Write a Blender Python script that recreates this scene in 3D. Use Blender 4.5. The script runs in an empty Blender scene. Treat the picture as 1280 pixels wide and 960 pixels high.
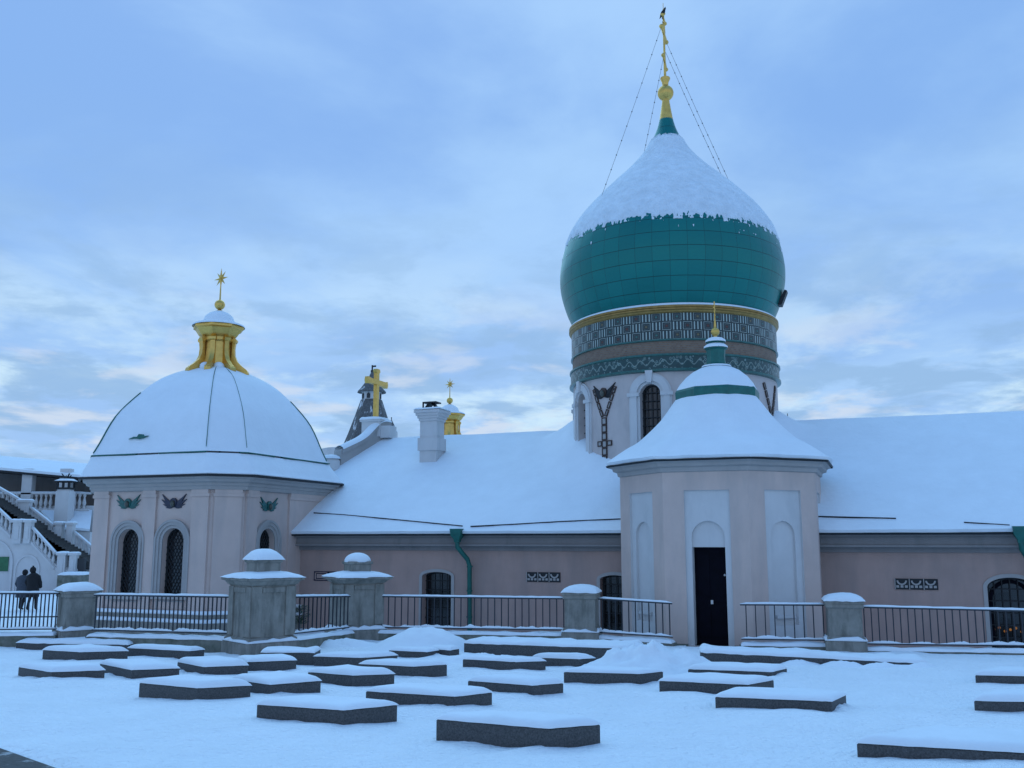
import bpy, math, random
from math import sin, cos, pi, radians as rad, atan, atan2, sqrt, asin
from mathutils import Vector, noise
random.seed(7)
scn = bpy.context.scene
COL = scn.collection
# ------------------------------------------------------------------ camera
EYE = 2.2
PITCH = atan(195/1200)
cam = bpy.data.cameras.new('camera'); camo = bpy.data.objects.new('camera', cam); COL.objects.link(camo)
cam.sensor_width = 36; cam.lens = 36*1200/1280; cam.clip_end = 5000
camo.location = (0, 0, EYE); camo.rotation_euler = (pi/2+PITCH, 0, 0)
scn.camera = camo
# ------------------------------------------------------------------ sky, sun, exposure
SUN_EL, SUN_ROT = 50, 348      # sun veiled by thick cloud behind the church
w = bpy.data.worlds.new('World'); scn.world = w; w.use_nodes = True
nt = w.node_tree; N = nt.nodes; L = nt.links; N.clear()
def nd(t, **k):
    n = N.new(t)
    for a, b in k.items(): setattr(n, a, b)
    return n
def vmath(op, a, b=None):
    n = nd('ShaderNodeMath', operation=op)
    for i, x in enumerate((a, b)):
        if x is None: continue
        if isinstance(x, (int, float)): n.inputs[i].default_value = x
        else: L.new(x, n.inputs[i])
    return n.outputs[0]
def mapr(x, a, b, c, d, interp='SMOOTHSTEP'):
    n = nd('ShaderNodeMapRange', interpolation_type=interp); L.new(x, n.inputs[0])
    for i, q in enumerate((a, b, c, d)): n.inputs[i+1].default_value = q
    return n.outputs[0]
def mixc(f, a, b):
    n = nd('ShaderNodeMix', data_type='RGBA')
    if isinstance(f, (int, float)): n.inputs[0].default_value = f
    else: L.new(f, n.inputs[0])
    for i, x in ((6, a), (7, b)):
        if isinstance(x, tuple): n.inputs[i].default_value = (*x, 1)
        else: L.new(x, n.inputs[i])
    return n.outputs[2]
tc = nd('ShaderNodeTexCoord'); sep = nd('ShaderNodeSeparateXYZ'); L.new(tc.outputs['Generated'], sep.inputs[0])
den = vmath('ADD', vmath('MAXIMUM', sep.outputs[2], 0.0), 0.12)
cmb = nd('ShaderNodeCombineXYZ')
L.new(vmath('DIVIDE', sep.outputs[0], den), cmb.inputs[0]); L.new(vmath('DIVIDE', sep.outputs[1], den), cmb.inputs[1])
def cloud(scale, detail, rough, off, sy=1.0):
    m = nd('ShaderNodeMapping'); m.inputs['Location'].default_value = off; m.inputs['Scale'].default_value = (1, sy, 1)
    L.new(cmb.outputs[0], m.inputs[0])
    n = nd('ShaderNodeTexNoise'); n.inputs['Scale'].default_value = scale; n.inputs['Detail'].default_value = detail
    n.inputs['Roughness'].default_value = rough; n.inputs['Distortion'].default_value = .25; L.new(m.outputs[0], n.inputs[0]); return n.outputs[0]
SK = 10.0
def sc(c): return tuple(x*SK for x in c)
n1 = cloud(1.1, 8, .55, (3.1, 1.7, 0)); n2 = cloud(1.7, 10, .6, (8.3, 4.2, 0), .8); n3 = cloud(2.6, 9, .6, (1.3, 9.1, 0), .9)
elev = sep.outputs[2]
base = mixc(mapr(n1, .36, .66, 0, 1), sc((.225, .435, .84)), sc((.36, .60, .95)))
low = mapr(elev, .42, .06, 0, 1)
base = mixc(vmath('MULTIPLY', low, .5), base, sc((.40, .61, .90)))
brt = vmath('MULTIPLY', mapr(n2, .46, .64, 0, 1), mapr(elev, .34, .10, 0, .95))
base = mixc(brt, base, sc((.60, .80, .94)))
grey = vmath('MULTIPLY', mapr(n3, .44, .60, 0, 1), mapr(elev, .45, .10, 0, .85))
base = mixc(grey, base, sc((.27, .46, .73)))
pink = vmath('MULTIPLY', mapr(cloud(2.1, 7, .55, (5.5, 2.2, 0)), .52, .66, 0, 1), mapr(elev, .30, .10, 0, .85))
base = mixc(pink, base, sc((.61, .70, .84)))
# low sky behind the camera, brightness added to light the facing walls
glow = vmath('MULTIPLY', mapr(sep.outputs[1], .1, -.8, 0, 1), mapr(elev, .60, .25, 0, 1))
base = mixc(vmath('MULTIPLY', glow, .9), base, sc((.47, .63, .92)))
base = mixc(vmath('MULTIPLY', mapr(elev, .55, .95, 0, 1), .8), base, sc((.08, .31, .82)))
sky = nd('ShaderNodeTexSky', sky_type='NISHITA', sun_disc=False)
sky.sun_elevation = rad(SUN_EL); sky.sun_rotation = rad(SUN_ROT)
fin = mixc(.06, base, sky.outputs[0])
bg = nd('ShaderNodeBackground'); L.new(fin, bg.inputs[0]); bg.inputs[1].default_value = .1
out = nd('ShaderNodeOutputWorld'); L.new(bg.outputs[0], out.inputs[0])
sl = bpy.data.lights.new('sun', 'SUN'); sl.energy = 1.0; sl.angle = rad(70); sl.color = (.46, .80, .98)
so = bpy.data.objects.new('sun', sl); COL.objects.link(so)
az = rad(SUN_ROT); sd = Vector((sin(az)*cos(rad(SUN_EL)), cos(az)*cos(rad(SUN_EL)), sin(rad(SUN_EL))))
so.rotation_euler = sd.to_track_quat('Z', 'Y').to_euler(); so.location = (0, -10, 30)
vs = scn.view_settings; vs.view_transform = 'Standard'; vs.look = 'None'; vs.exposure = .08; vs.gamma = 1; vs.use_curve_mapping = False

# ------------------------------------------------------------------ geometry helpers
def ray(px, py):
    a = (px-640)/1200; b = -(py-480)/1200
    return Vector((a, cos(PITCH)-b*sin(PITCH), sin(PITCH)+b*cos(PITCH)))
C0 = Vector((0, 0, EYE))
def P(px, py, Y): d = ray(px, py); return C0+d*(Y/d.y)
def Gz(px, py, z): d = ray(px, py); return C0+d*((z-EYE)/d.z)
SLOPE = -.016
def gz(y): return SLOPE*y
def G(px, py): d = ray(px, py); t = -EYE/(d.z-SLOPE*d.y); return C0+d*t
TH = rad(21)
U = Vector((cos(TH), -sin(TH), 0)); T = Vector((sin(TH), cos(TH), 0)); NO = -T; Z = Vector((0, 0, 1))
class Plane:
    def __init__(s, o, u=U, n=NO): s.o, s.u, s.n = Vector(o), u, n
    def __call__(s, a, b, c=0): return s.o+s.u*a+Z*b+s.n*c
    def uv(s, px, py):
        d = ray(px, py); t = (s.o-C0).dot(s.n)/d.dot(s.n); p = C0+d*t-s.o
        return p.dot(s.u), p.z
class Cyl:
    def __init__(s, c, R, a0): s.c, s.R, s.a0 = Vector(c), R, a0
    def __call__(s, a, b, c=0):
        t = s.a0+a/s.R; return s.c+Vector(((s.R+c)*cos(t), (s.R+c)*sin(t), b))
def root_off(p):
    while p.parent: p = p.parent
    return p.location.copy()
class MB:
    def __init__(s): s.v = []; s.f = []; s.uv = {}
    def add(s, vs, fs):
        n = len(s.v); s.v += [Vector(x) for x in vs]; s.f += [tuple(n+i for i in f) for f in fs]
    def quad(s, *p): s.add(p, [tuple(range(len(p)))])
    def box(s, fr, u0, u1, v0, v1, w0, w1, du=9e9):
        n = max(1, int(math.ceil((u1-u0)/du))); b = len(s.v); 
        for i in range(n+1):
            u = u0+(u1-u0)*i/n
            s.v += [fr(u, v0, w0), fr(u, v1, w0), fr(u, v1, w1), fr(u, v0, w1)]
        for i in range(n):
            a = b+4*i
            for k in range(4): s.f.append((a+k, a+(k+1) % 4, a+4+(k+1) % 4, a+4+k))
        s.f.append((b, b+1, b+2, b+3)); e = b+4*n; s.f.append((e+3, e+2, e+1, e))
    def prism(s, fr, poly, w0, w1):
        n = len(poly); b = len(s.v)
        s.v += [fr(u, v, w0) for u, v in poly]+[fr(u, v, w1) for u, v in poly]
        s.f.append(tuple(b+i for i in range(n))[::-1]); s.f.append(tuple(b+n+i for i in range(n)))
        for i in range(n): j = (i+1) % n; s.f.append((b+i, b+j, b+n+j, b+n+i))
    def ring_loft(s, rings, cap0=False, cap1=False, close=True):
        n = len(rings[0]); b = len(s.v)
        for r in rings: s.v += [Vector(x) for x in r]
        for i in range(len(rings)-1):
            for k in range(n if close else n-1):
                j = (k+1) % n; s.f.append((b+i*n+k, b+i*n+j, b+(i+1)*n+j, b+(i+1)*n+k))
        if cap0: s.f.append(tuple(b+k for k in range(n))[::-1])
        if cap1: e = b+(len(rings)-1)*n; s.f.append(tuple(e+k for k in range(n)))
    def lathe(s, c, prof, n=32, rot=0, sx=1, sy=1, cap0=False, cap1=False):
        c = Vector(c)
        s.ring_loft([[c+Vector((r*sx*cos(rot+2*pi*k/n), r*sy*sin(rot+2*pi*k/n), z)) for k in range(n)] for r, z in prof], cap0, cap1)
    def tube(s, pts, r, n=6, r1=None):
        pts = [Vector(p) for p in pts]; rings = []
        for i, p in enumerate(pts):
            d = (pts[min(i+1, len(pts)-1)]-pts[max(i-1, 0)]).normalized()
            a = d.cross(Vector((0, 0, 1)) if abs(d.z) < .95 else Vector((1, 0, 0))).normalized(); b = d.cross(a)
            rr = r if r1 is None else r+(r1-r)*i/(len(pts)-1)
            rings.append([p+(a*cos(2*pi*k/n)+b*sin(2*pi*k/n))*rr for k in range(n)])
        s.ring_loft(rings, True, True)
    def ball(s, c, r, n=16, m=10, sz=1):
        s.lathe(c, [(max(r*sin(pi*i/m), 1e-4), -r*sz*cos(pi*i/m)) for i in range(m+1)], n)
    def arch(s, fr, uc, a0, a1, vb, vs, r0, r1, w0, w1, n=20):
        def path(a, r): return [(uc-a, vb)]+[(uc-a*cos(pi*i/n), vs+r*sin(pi*i/n)) for i in range(n+1)]+[(uc+a, vb)]
        pi_, po = path(a0, r0), path(a1, r1); m = len(pi_)
        rows = [[fr(*pi_[i], w0), fr(*pi_[i], w1), fr(*po[i], w1), fr(*po[i], w0)] for i in range(m)]
        s.ring_loft(rows, True, True)
    def archfill(s, fr, uc, a, vb, vs, r, w, n=20):
        for i in range(n):
            u0, u1 = uc-a*cos(pi*i/n), uc-a*cos(pi*(i+1)/n)
            s.quad(fr(u0, vb, w), fr(u1, vb, w), fr(u1, vs+r*sin(pi*(i+1)/n), w), fr(u0, vs+r*sin(pi*i/n), w))
    def wall(s, fr, u0, u1, v0, v1, ops=(), depth=.3, du=9e9, n=20):
        cur = u0
        def span(a, b):
            k = max(1, int(math.ceil((b-a)/du)))
            for i in range(k):
                p, q = a+(b-a)*i/k, a+(b-a)*(i+1)/k
                s.quad(fr(p, v0), fr(q, v0), fr(q, v1), fr(p, v1))
        for (uc, a, vb, vs_, r) in sorted(ops):
            span(cur, uc-a)
            for i in range(n):
                t0, t1 = pi*i/n, pi*(i+1)/n
                p, q = uc-a*cos(t0), uc-a*cos(t1); vp, vq = vs_+r*sin(t0), vs_+r*sin(t1)
                if vb > v0+1e-4: s.quad(fr(p, v0), fr(q, v0), fr(q, vb), fr(p, vb)); s.quad(fr(p, vb), fr(q, vb), fr(q, vb, -depth), fr(p, vb, -depth))
                s.quad(fr(p, vp), fr(q, vq), fr(q, v1), fr(p, v1))
                s.quad(fr(p, vp, -depth), fr(q, vq, -depth), fr(q, vq), fr(p, vp))
            for e in (-a, a): s.quad(fr(uc+e, vb), fr(uc+e, vs_), fr(uc+e, vs_, -depth), fr(uc+e, vb, -depth))
            cur = uc+a
        span(cur, u1)
    def build(s, name, mat, parent=None, smooth=None, uv=None, loc=None):
        me = bpy.data.meshes.new(name)
        off = root_off(parent) if parent else (Vector(loc) if loc is not None else Vector())
        me.from_pydata([v-off for v in s.v], [], s.f)
        import bmesh
        b = bmesh.new(); b.from_mesh(me); bmesh.ops.remove_doubles(b, verts=b.verts, dist=1e-5)
        bmesh.ops.recalc_face_normals(b, faces=b.faces); b.to_mesh(me); b.free()
        if uv:
            l = me.uv_layers.new(name='UVMap')
            for poly in me.polygons:
                c = sum((me.vertices[i].co for i in poly.vertices), Vector())/len(poly.vertices)+off
                for li in poly.loop_indices:
                    l.data[li].uv = uv(me.vertices[me.loops[li].vertex_index].co+off, c)
        if smooth:
            me.shade_smooth()
            if smooth < 180: me.set_sharp_from_angle(angle=rad(smooth))
        me.materials.append(mat)
        o = bpy.data.objects.new(name, me); COL.objects.link(o)
        if parent: o.parent = parent
        elif loc is not None: o.location = loc
        return o
def tag(o, label=None, cat=None, group=None, kind=None):
    for k, v in (('label', label), ('category', cat), ('group', group), ('kind', kind)):
        if v: o[k] = v
    return o
def thing(name, loc, label, cat, group=None):
    o = bpy.data.objects.new(name, None); o.location = loc; o.empty_display_size = .3; COL.objects.link(o)
    return tag(o, label, cat, group, 'thing')
def copy_tree(o, parent=None):
    c = o.copy(); COL.objects.link(c); c.parent = parent
    for ch in list(o.children): copy_tree(ch, c)
    return c
def fbm(x, y, z=0, o=4): return noise.fractal(Vector((x, y, z)), 1.0, 2.0, o)

# ------------------------------------------------------------------ materials
def mat(name, col, rough=.8, metal=0, var=.0, vs_=3.0, bump=0, bs=20, stain=None, spec=.5, dist=.02, streak=0):
    m = bpy.data.materials.new(name); m.use_nodes = True; t = m.node_tree; n = t.nodes; l = t.links
    b = n['Principled BSDF']; b.inputs['Roughness'].default_value = rough; b.inputs['Metallic'].default_value = metal
    b.inputs['Specular IOR Level'].default_value = spec
    g = n.new('ShaderNodeNewGeometry')
    b.inputs['Base Color'].default_value = (*col, 1); last = None
    if var:
        x = n.new('ShaderNodeTexNoise'); x.inputs['Scale'].default_value = vs_; x.inputs['Detail'].default_value = 6; x.inputs['Roughness'].default_value = .6
        l.new(g.outputs['Position'], x.inputs[0])
        r = n.new('ShaderNodeValToRGB'); r.color_ramp.elements[0].position = .3; r.color_ramp.elements[1].position = .7
        r.color_ramp.elements[0].color = (*[c*(1-var) for c in col], 1); r.color_ramp.elements[1].color = (*[min(1, c*(1+var)) for c in col], 1)
        l.new(x.outputs[0], r.inputs[0]); last = r.outputs[0]
    if stain:
        scol, sc_, lo, hi, amt, stretch = stain
        mp = n.new('ShaderNodeMapping'); mp.inputs['Scale'].default_value = (1, 1, stretch); l.new(g.outputs['Position'], mp.inputs[0])
        x = n.new('ShaderNodeTexNoise'); x.inputs['Scale'].default_value = sc_; x.inputs['Detail'].default_value = 8; x.inputs['Roughness'].default_value = .65
        l.new(mp.outputs[0], x.inputs[0])
        r = n.new('ShaderNodeMapRange'); r.inputs[1].default_value = lo; r.inputs[2].default_value = hi; r.inputs[4].default_value = amt; l.new(x.outputs[0], r.inputs[0])
        mx = n.new('ShaderNodeMix'); mx.data_type = 'RGBA'; l.new(r.outputs[0], mx.inputs[0])
        if last: l.new(last, mx.inputs[6])
        else: mx.inputs[6].default_value = (*col, 1)
        mx.inputs[7].default_value = (*scol, 1); last = mx.outputs[2]
    if last: l.new(last, b.inputs['Base Color'])
    if bump:
        x = n.new('ShaderNodeTexNoise'); x.inputs['Scale'].default_value = bs; x.inputs['Detail'].default_value = 7; l.new(g.outputs['Position'], x.inputs[0])
        bp = n.new('ShaderNodeBump'); bp.inputs['Strength'].default_value = bump; bp.inputs['Distance'].default_value = dist
        l.new(x.outputs[0], bp.inputs['Height']); l.new(bp.outputs[0], b.inputs['Normal'])
    return m
M = {}
M['snow'] = mat('snow', (.80, .85, .89), .75, var=.03, vs_=1.5, bump=.5, bs=7, spec=.2, dist=.03)
M['groundsnow'] = mat('ground_snow', (.86, .90, .93), .8, var=.035, vs_=.9, bump=1.0, bs=13, spec=.2, dist=.06)
M['domesnow'] = mat('wind_packed_snow', (.74, .80, .85), .8, var=.09, vs_=3, bump=1.0, bs=6, spec=.2, dist=.10)
M['drum'] = mat('drum_plaster', (.58, .50, .47), .9, var=.05, vs_=2, bump=.1, bs=50, stain=((.30, .29, .28), 1.5, .5, .8, .5, .3), spec=.2)
M['bronze'] = mat('dull_gilding', (.33, .21, .075), .5, 1, var=.2, vs_=6, bump=.3, bs=20)
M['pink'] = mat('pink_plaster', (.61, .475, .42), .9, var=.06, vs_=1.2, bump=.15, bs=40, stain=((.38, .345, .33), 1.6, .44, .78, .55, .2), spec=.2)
M['shadedpink'] = mat('shaded_pink_plaster', (.44, .305, .265), .9, var=.07, vs_=1.2, bump=.15, bs=40, stain=((.25, .215, .205), 1.5, .43, .78, .6, .2), spec=.2)  # same pink plaster as the chapels, eave shade darkened into its colour
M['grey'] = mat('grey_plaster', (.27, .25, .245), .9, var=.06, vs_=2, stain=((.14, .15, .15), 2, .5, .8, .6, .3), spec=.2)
M['trim'] = mat('pale_plaster_trim', (.40, .375, .36), .85, var=.05, vs_=2, bump=.1, bs=50, stain=((.28, .28, .27), 2, .5, .8, .5, .3), spec=.2)
M['white'] = mat('white_plaster', (.62, .60, .59), .85, var=.04, vs_=1.5, bump=.08, bs=40, stain=((.42, .42, .42), 1.5, .52, .8, .5, .3), spec=.2)
M['stone'] = mat('limestone', (.27, .255, .225), .9, var=.15, vs_=4, bump=.5, bs=22, stain=((.10, .10, .085), 5, .46, .72, .8, .25), spec=.2)
M['plinth'] = mat('old_stone', (.20, .20, .17), .92, var=.25, vs_=4, bump=.6, bs=14, stain=((.07, .09, .06), 3, .45, .7, .8, 1), spec=.2)
M['granite'] = mat('granite', (.070, .068, .068), .55, var=.5, vs_=45, bump=.3, bs=70, stain=((.14, .14, .14), 90, .58, .72, .7, 1), spec=.4)
M['gold'] = mat('gold_leaf', (.74, .47, .13), .42, 1, var=.15, vs_=5, bump=.25, bs=12)
M['teal'] = mat('teal_metal', (.010, .125, .115), .42, .35, var=.15, vs_=3)
M['green'] = mat('green_sheet_metal', (.008, .12, .10), .45, .1, var=.2, vs_=6)
M['iron'] = mat('dark_iron', (.025, .028, .032), .55, .5)
M['rail'] = mat('dark_rail_paint', (.03, .035, .045), .5, .3)
M['glass'] = mat('dark_glass', (.012, .013, .016), .12, 0, spec=.6, bump=.15, bs=3)
M['doorwood'] = mat('dark_door_paint', (.003, .003, .008), .7, var=.3, vs_=5, spec=.1)
M['wood'] = mat('grey_shingle', (.11, .11, .11), .85, var=.4, vs_=9, stain=((.8, .82, .85), 2.2, .57, .62, .8, .3))
M['dark'] = mat('shaded_interior', (.05, .05, .052), .9)
M['step'] = mat('dark_stone_steps', (.06, .058, .055), .8, var=.3, vs_=8)
M['asphalt'] = mat('asphalt', (.07, .07, .068), .85, var=.3, vs_=14, bump=.4, bs=60, stain=((.7, .72, .74), 4, .55, .72, .7, 1))
M['ceramic_teal'] = mat('glazed_teal_tile', (.012, .11, .10), .3, var=.4, vs_=14)
M['ceramic_blue'] = mat('glazed_dark_blue_tile', (.015, .022, .05), .3, var=.4, vs_=14)
M['ceramic_brown'] = mat('glazed_brown_tile', (.045, .02, .014), .35, var=.4, vs_=14)
M['ceramic_cream'] = mat('glazed_cream_tile', (.42, .36, .25), .4, var=.2, vs_=14)
M['cable'] = mat('grey_steel_cable', (.16, .16, .17), .5, .5)
M['face'] = mat('glazed_face', (.07, .075, .06), .35, var=.3, vs_=30)
M['coat'] = mat('grey_blue_coat', (.06, .07, .09), .9, var=.2, vs_=20)
M['black'] = mat('black_cloth', (.012, .012, .014), .9)
M['skin'] = mat('skin', (.45, .28, .2), .6)
M['leaf'] = mat('spruce_green', (.02, .06, .03), .8, var=.4, vs_=30)
M['boardgreen'] = mat('green_board', (.03, .14, .06), .6, var=.2, vs_=6)
M['grime'] = mat('brick_band', (.15, .085, .06), .85, var=.35, vs_=9)

def uvmat(name, fn, rough=.4, metal=0):
    m = bpy.data.materials.new(name); m.use_nodes = True; t = m.node_tree
    b = t.nodes['Principled BSDF']; b.inputs['Roughness'].default_value = rough; b.inputs['Metallic'].default_value = metal
    uvn = t.nodes.new('ShaderNodeUVMap'); uvn.uv_map = 'UVMap'; s = t.nodes.new('ShaderNodeSeparateXYZ'); t.links.new(uvn.outputs[0], s.inputs[0])
    class K: pass
    k = K(); k.t = t; k.u = s.outputs[0]; k.v = s.outputs[1]; k.b = b; k.uv = uvn.outputs[0]
    def m_(op, a, b2=None, c=None):
        q = t.nodes.new('ShaderNodeMath'); q.operation = op
        for i, x in enumerate((a, b2, c)):
            if x is None: continue
            if isinstance(x, (int, float)): q.inputs[i].default_value = x
            else: t.links.new(x, q.inputs[i])
        return q.outputs[0]
    def mix(f, a, b2):
        q = t.nodes.new('ShaderNodeMix'); q.data_type = 'RGBA'
        if isinstance(f, (int, float)): q.inputs[0].default_value = f
        else: t.links.new(f, q.inputs[0])
        for i, x in ((6, a), (7, b2)):
            if isinstance(x, tuple): q.inputs[i].default_value = (*x, 1)
            else: t.links.new(x, q.inputs[i])
        return q.outputs[2]
    def nz(vec, scale, detail=4):
        q = t.nodes.new('ShaderNodeTexNoise'); q.inputs['Scale'].default_value = scale; q.inputs['Detail'].default_value = detail
        t.links.new(vec, q.inputs[0]); return q.outputs[0]
    def rnd(a, b2):
        cb = t.nodes.new('ShaderNodeCombineXYZ'); t.links.new(a, cb.inputs[0]); t.links.new(b2, cb.inputs[1])
        q = t.nodes.new('ShaderNodeTexWhiteNoise'); q.noise_dimensions = '2D'; t.links.new(cb.outputs[0], q.inputs[0]); return q.outputs[0]
    k.m, k.mix, k.nz, k.rnd = m_, mix, nz, rnd
    fn(k); return m
def f_dome(k):       # panels: u = angle fraction * columns, v = row
    m, mix = k.m, k.mix
    fu, fv = m('FRACT', k.u), m('FRACT', k.v)
    du = m('MINIMUM', fu, m('SUBTRACT', 1, fu)); dv = m('MINIMUM', fv, m('SUBTRACT', 1, fv))
    seam = m('MAXIMUM', m('LESS_THAN', du, .009), m('LESS_THAN', dv, .022))
    r = k.rnd(m('FLOOR', k.u), m('FLOOR', k.v))
    c = mix(r, (.001, .160, .140), (.002, .188, .160))
    c = mix(m('MULTIPLY', k.nz(k.uv, 5), .35), c, (.002, .125, .145))
    c = mix(seam, c, (.002, .062, .058)); k.t.links.new(c, k.b.inputs['Base Color'])
    bp = k.t.nodes.new('ShaderNodeBump'); bp.inputs['Strength'].default_value = .5; bp.inputs['Distance'].default_value = .03
    h = m('ADD', m('MULTIPLY', k.nz(k.uv, 1.3, 2), .8), m('MULTIPLY', seam, -.6))
    k.t.links.new(h, bp.inputs['Height']); k.t.links.new(bp.outputs[0], k.b.inputs['Normal'])
M['dome'] = uvmat('teal_dome_panels', f_dome, .36, .45)
def f_check(k):      # squares with nested frames alternating with upright bars
    m, mix = k.m, k.mix
    iu, iv = m('FLOOR', k.u), m('FLOOR', k.v); fu, fv = m('SUBTRACT', m('FRACT', k.u), .5), m('SUBTRACT', m('FRACT', k.v), .5)
    par = m('GREATER_THAN', m('MODULO', m('ADD', iu, iv), 2), .5)
    d = m('MAXIMUM', m('ABSOLUTE', fu), m('ABSOLUTE', fv)); r = k.rnd(iu, iv)
    cen = mix(m('GREATER_THAN', r, .72), (.04, .16, .14), (.12, .035, .025))
    cen = mix(m('LESS_THAN', r, .28), cen, (.17, .14, .07))
    sq = mix(m('GREATER_THAN', d, .11), cen, (.012, .02, .022))
    sq = mix(m('GREATER_THAN', d, .20), sq, (.10, .13, .12))
    sq = mix(m('GREATER_THAN', d, .245), sq, (.012, .035, .04))
    sq = mix(m('GREATER_THAN', d, .385), sq, (.40, .47, .42))
    sq = mix(m('GREATER_THAN', d, .43), sq, (.012, .03, .032))
    w_ = m('FRACT', m('MULTIPLY', m('ADD', fu, .5), 3.0))
    st = mix(m('GREATER_THAN', m('ABSOLUTE', m('SUBTRACT', w_, .5)), .17), (.44, .52, .47), (.012, .035, .04))
    st = mix(m('GREATER_THAN', m('ABSOLUTE', fv), .43), st, (.012, .03, .03))
    c = mix(par, sq, st); c = mix(m('MULTIPLY', k.nz(k.uv, 2.2), .35), c, (.012, .02, .022))
    k.t.links.new(c, k.b.inputs['Base Color'])
M['check'] = uvmat('glazed_check_tiles', f_check, .35)
def f_floral(k):
    m, mix = k.m, k.mix
    wv = m('SINE', m('MULTIPLY', k.u, 6.2832)); line = m('ABSOLUTE', m('SUBTRACT', m('SUBTRACT', k.v, .5), m('MULTIPLY', wv, .16)))
    vo = k.t.nodes.new('ShaderNodeTexVoronoi'); vo.inputs['Scale'].default_value = 3.4; k.t.links.new(k.uv, vo.inputs[0])
    ring = m('LESS_THAN', m('ABSOLUTE', m('SUBTRACT', vo.outputs['Distance'], .30)), .055); dot = m('LESS_THAN', vo.outputs['Distance'], .12)
    c = mix(k.nz(k.uv, 3), (.006, .035, .040), (.010, .070, .070))
    c = mix(m('MULTIPLY', ring, .75), c, (.22, .32, .30)); c = mix(m('MULTIPLY', dot, .8), c, (.34, .34, .24)); c = mix(m('MULTIPLY', m('LESS_THAN', line, .045), .6), c, (.24, .32, .28))
    c = mix(m('GREATER_THAN', m('ABSOLUTE', m('SUBTRACT', k.v, .5)), .40), c, (.01, .11, .10))
    k.t.links.new(c, k.b.inputs['Base Color'])
M['floral'] = uvmat('glazed_vine_frieze', f_floral, .35)
def f_brick(k):
    m, mix = k.m, k.mix
    br = k.t.nodes.new('ShaderNodeTexBrick'); k.t.links.new(k.uv, br.inputs[0]); br.inputs['Scale'].default_value = 1
    br.inputs['Color1'].default_value = (.22, .12, .07, 1); br.inputs['Color2'].default_value = (.30, .19, .12, 1); br.inputs['Mortar'].default_value = (.20, .19, .17, 1)
    br.inputs['Mortar Size'].default_value = .03; br.inputs['Brick Width'].default_value = .5; br.inputs['Row Height'].default_value = .25
    c = mix(m('MULTIPLY', k.nz(k.uv, 1.5), .5), br.outputs[0], (.14, .10, .08)); k.t.links.new(c, k.b.inputs['Base Color'])
M['brick'] = uvmat('ornament_brick_band', f_brick, .8)

# snow lying on a flat rectangle: A corner, e1/e2 edge vectors, T thickness, E edge rounding
def snow_on(mb, A, e1, e2, T, E=.09, over=.015, cell=.12, seed=0, nz=.012, dip=.02):
    A, e1, e2 = Vector(A), Vector(e1), Vector(e2); l1, l2 = e1.length, e2.length
    d1, d2 = e1/l1, e2/l2; A = A-d1*over-d2*over; l1 += 2*over; l2 += 2*over
    def ticks(l):
        e = min(E, l*.48); t = [0, .02*e, .12*e, .35*e, .65*e, e]; k = max(1, int((l-2*e)/cell)); t += [e+(l-2*e)*i/k for i in range(1, k)]
        return t+[l-x for x in (e, .65*e, .35*e, .12*e, .02*e, 0)] if l > 2*e+1e-6 else t
    t1, t2 = ticks(l1), ticks(l2)
    rows = []
    for a in t1:
        row = []
        for b in t2:
            def ef(x, l): q = min(1, min(x, l-x)/min(E, l*.48)); return sqrt(max(0, 1-(1-q)**2))
            h = ef(a, l1)*ef(b, l2); p = A+d1*a+d2*b
            nn = fbm(p.x*3+seed, p.y*3, seed)*nz*2+fbm(p.x*.9+seed, p.y*.9, 3)*nz*1.5
            row.append(p+Z*(h*(T+nn)-(dip*abs(fbm(p.x*6, p.y*6, seed)) if h < .2 else 0)+.003))
        rows.append(row)
    mb.ring_loft(rows, close=False)
def snow_strip(mb, p, q, wd, T, nz=.006, z=0, step=.15):
    p, q = Vector(p), Vector(q); d = (q-p); l = d.length; d.normalize(); s = d.cross(Z).normalized(); n = max(2, int(l/step)); rings = []
    for i in range(n+1):
        c = p+d*(l*i/n)+Z*z; t = T+nz*fbm(c.x*5, c.y*5, 1)*2; t = t*(.3 if i in (0, n) else 1)
        rings.append([c+s*(wd*cos(a))+Z*(max(t, .003)*sin(a)) for a in [pi*k/6 for k in range(7)]]+[c-Z*.002])
    mb.ring_loft(rings, True, True)

# ------------------------------------------------------------------ key points of the buildings
WF = Plane((-7.35, 33.35, 0))                      # wing wall plane
EAVE_Z, RIDGE_Z, RUN = 2.45, 6.12, 5.45
PORCH_C = Vector((6.1, 28.2, 0)); PORCH_R = 3.34; PORCH_Z = 4.34
YARD = -.75
# fence sections: (px0, ytop0, ybot0, Y0, px1, ytop1, ybot1, Y1)
FS = [(-25, 741, 788, 24.6, 74, 741, 787, 24.6), (118, 743, 788, 24.3, 290, 745.5, 792.5, 23.2), (366, 745.5, 793, 23.0, 437, 744.8, 785, 26.3),
      (473, 744.8, 784.7, 27.0, 708, 747.6, 788, 25.9), (748, 747.8, 791, 25.8, 840, 753.6, 797, 24.9), (925, 755, 799.6, 24.4, 1033, 755.5, 801, 24.0),
      (1074, 758, 805.5, 23.6, 1310, 763.5, 808.5, 22.4)]
fpts = [(-60, 24.6)]
for s in FS: fpts += [(P(s[0], s[1], s[3]).x, s[3]), (P(s[4], s[5], s[7]).x, s[7])]
fpts += [(60, 10)]
def fenceY(x):
    for (x0, y0), (x1, y1) in zip(fpts, fpts[1:]):
        if x0 <= x <= x1: return y0+(y1-y0)*(x-x0)/(x1-x0)
    return 22
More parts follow.
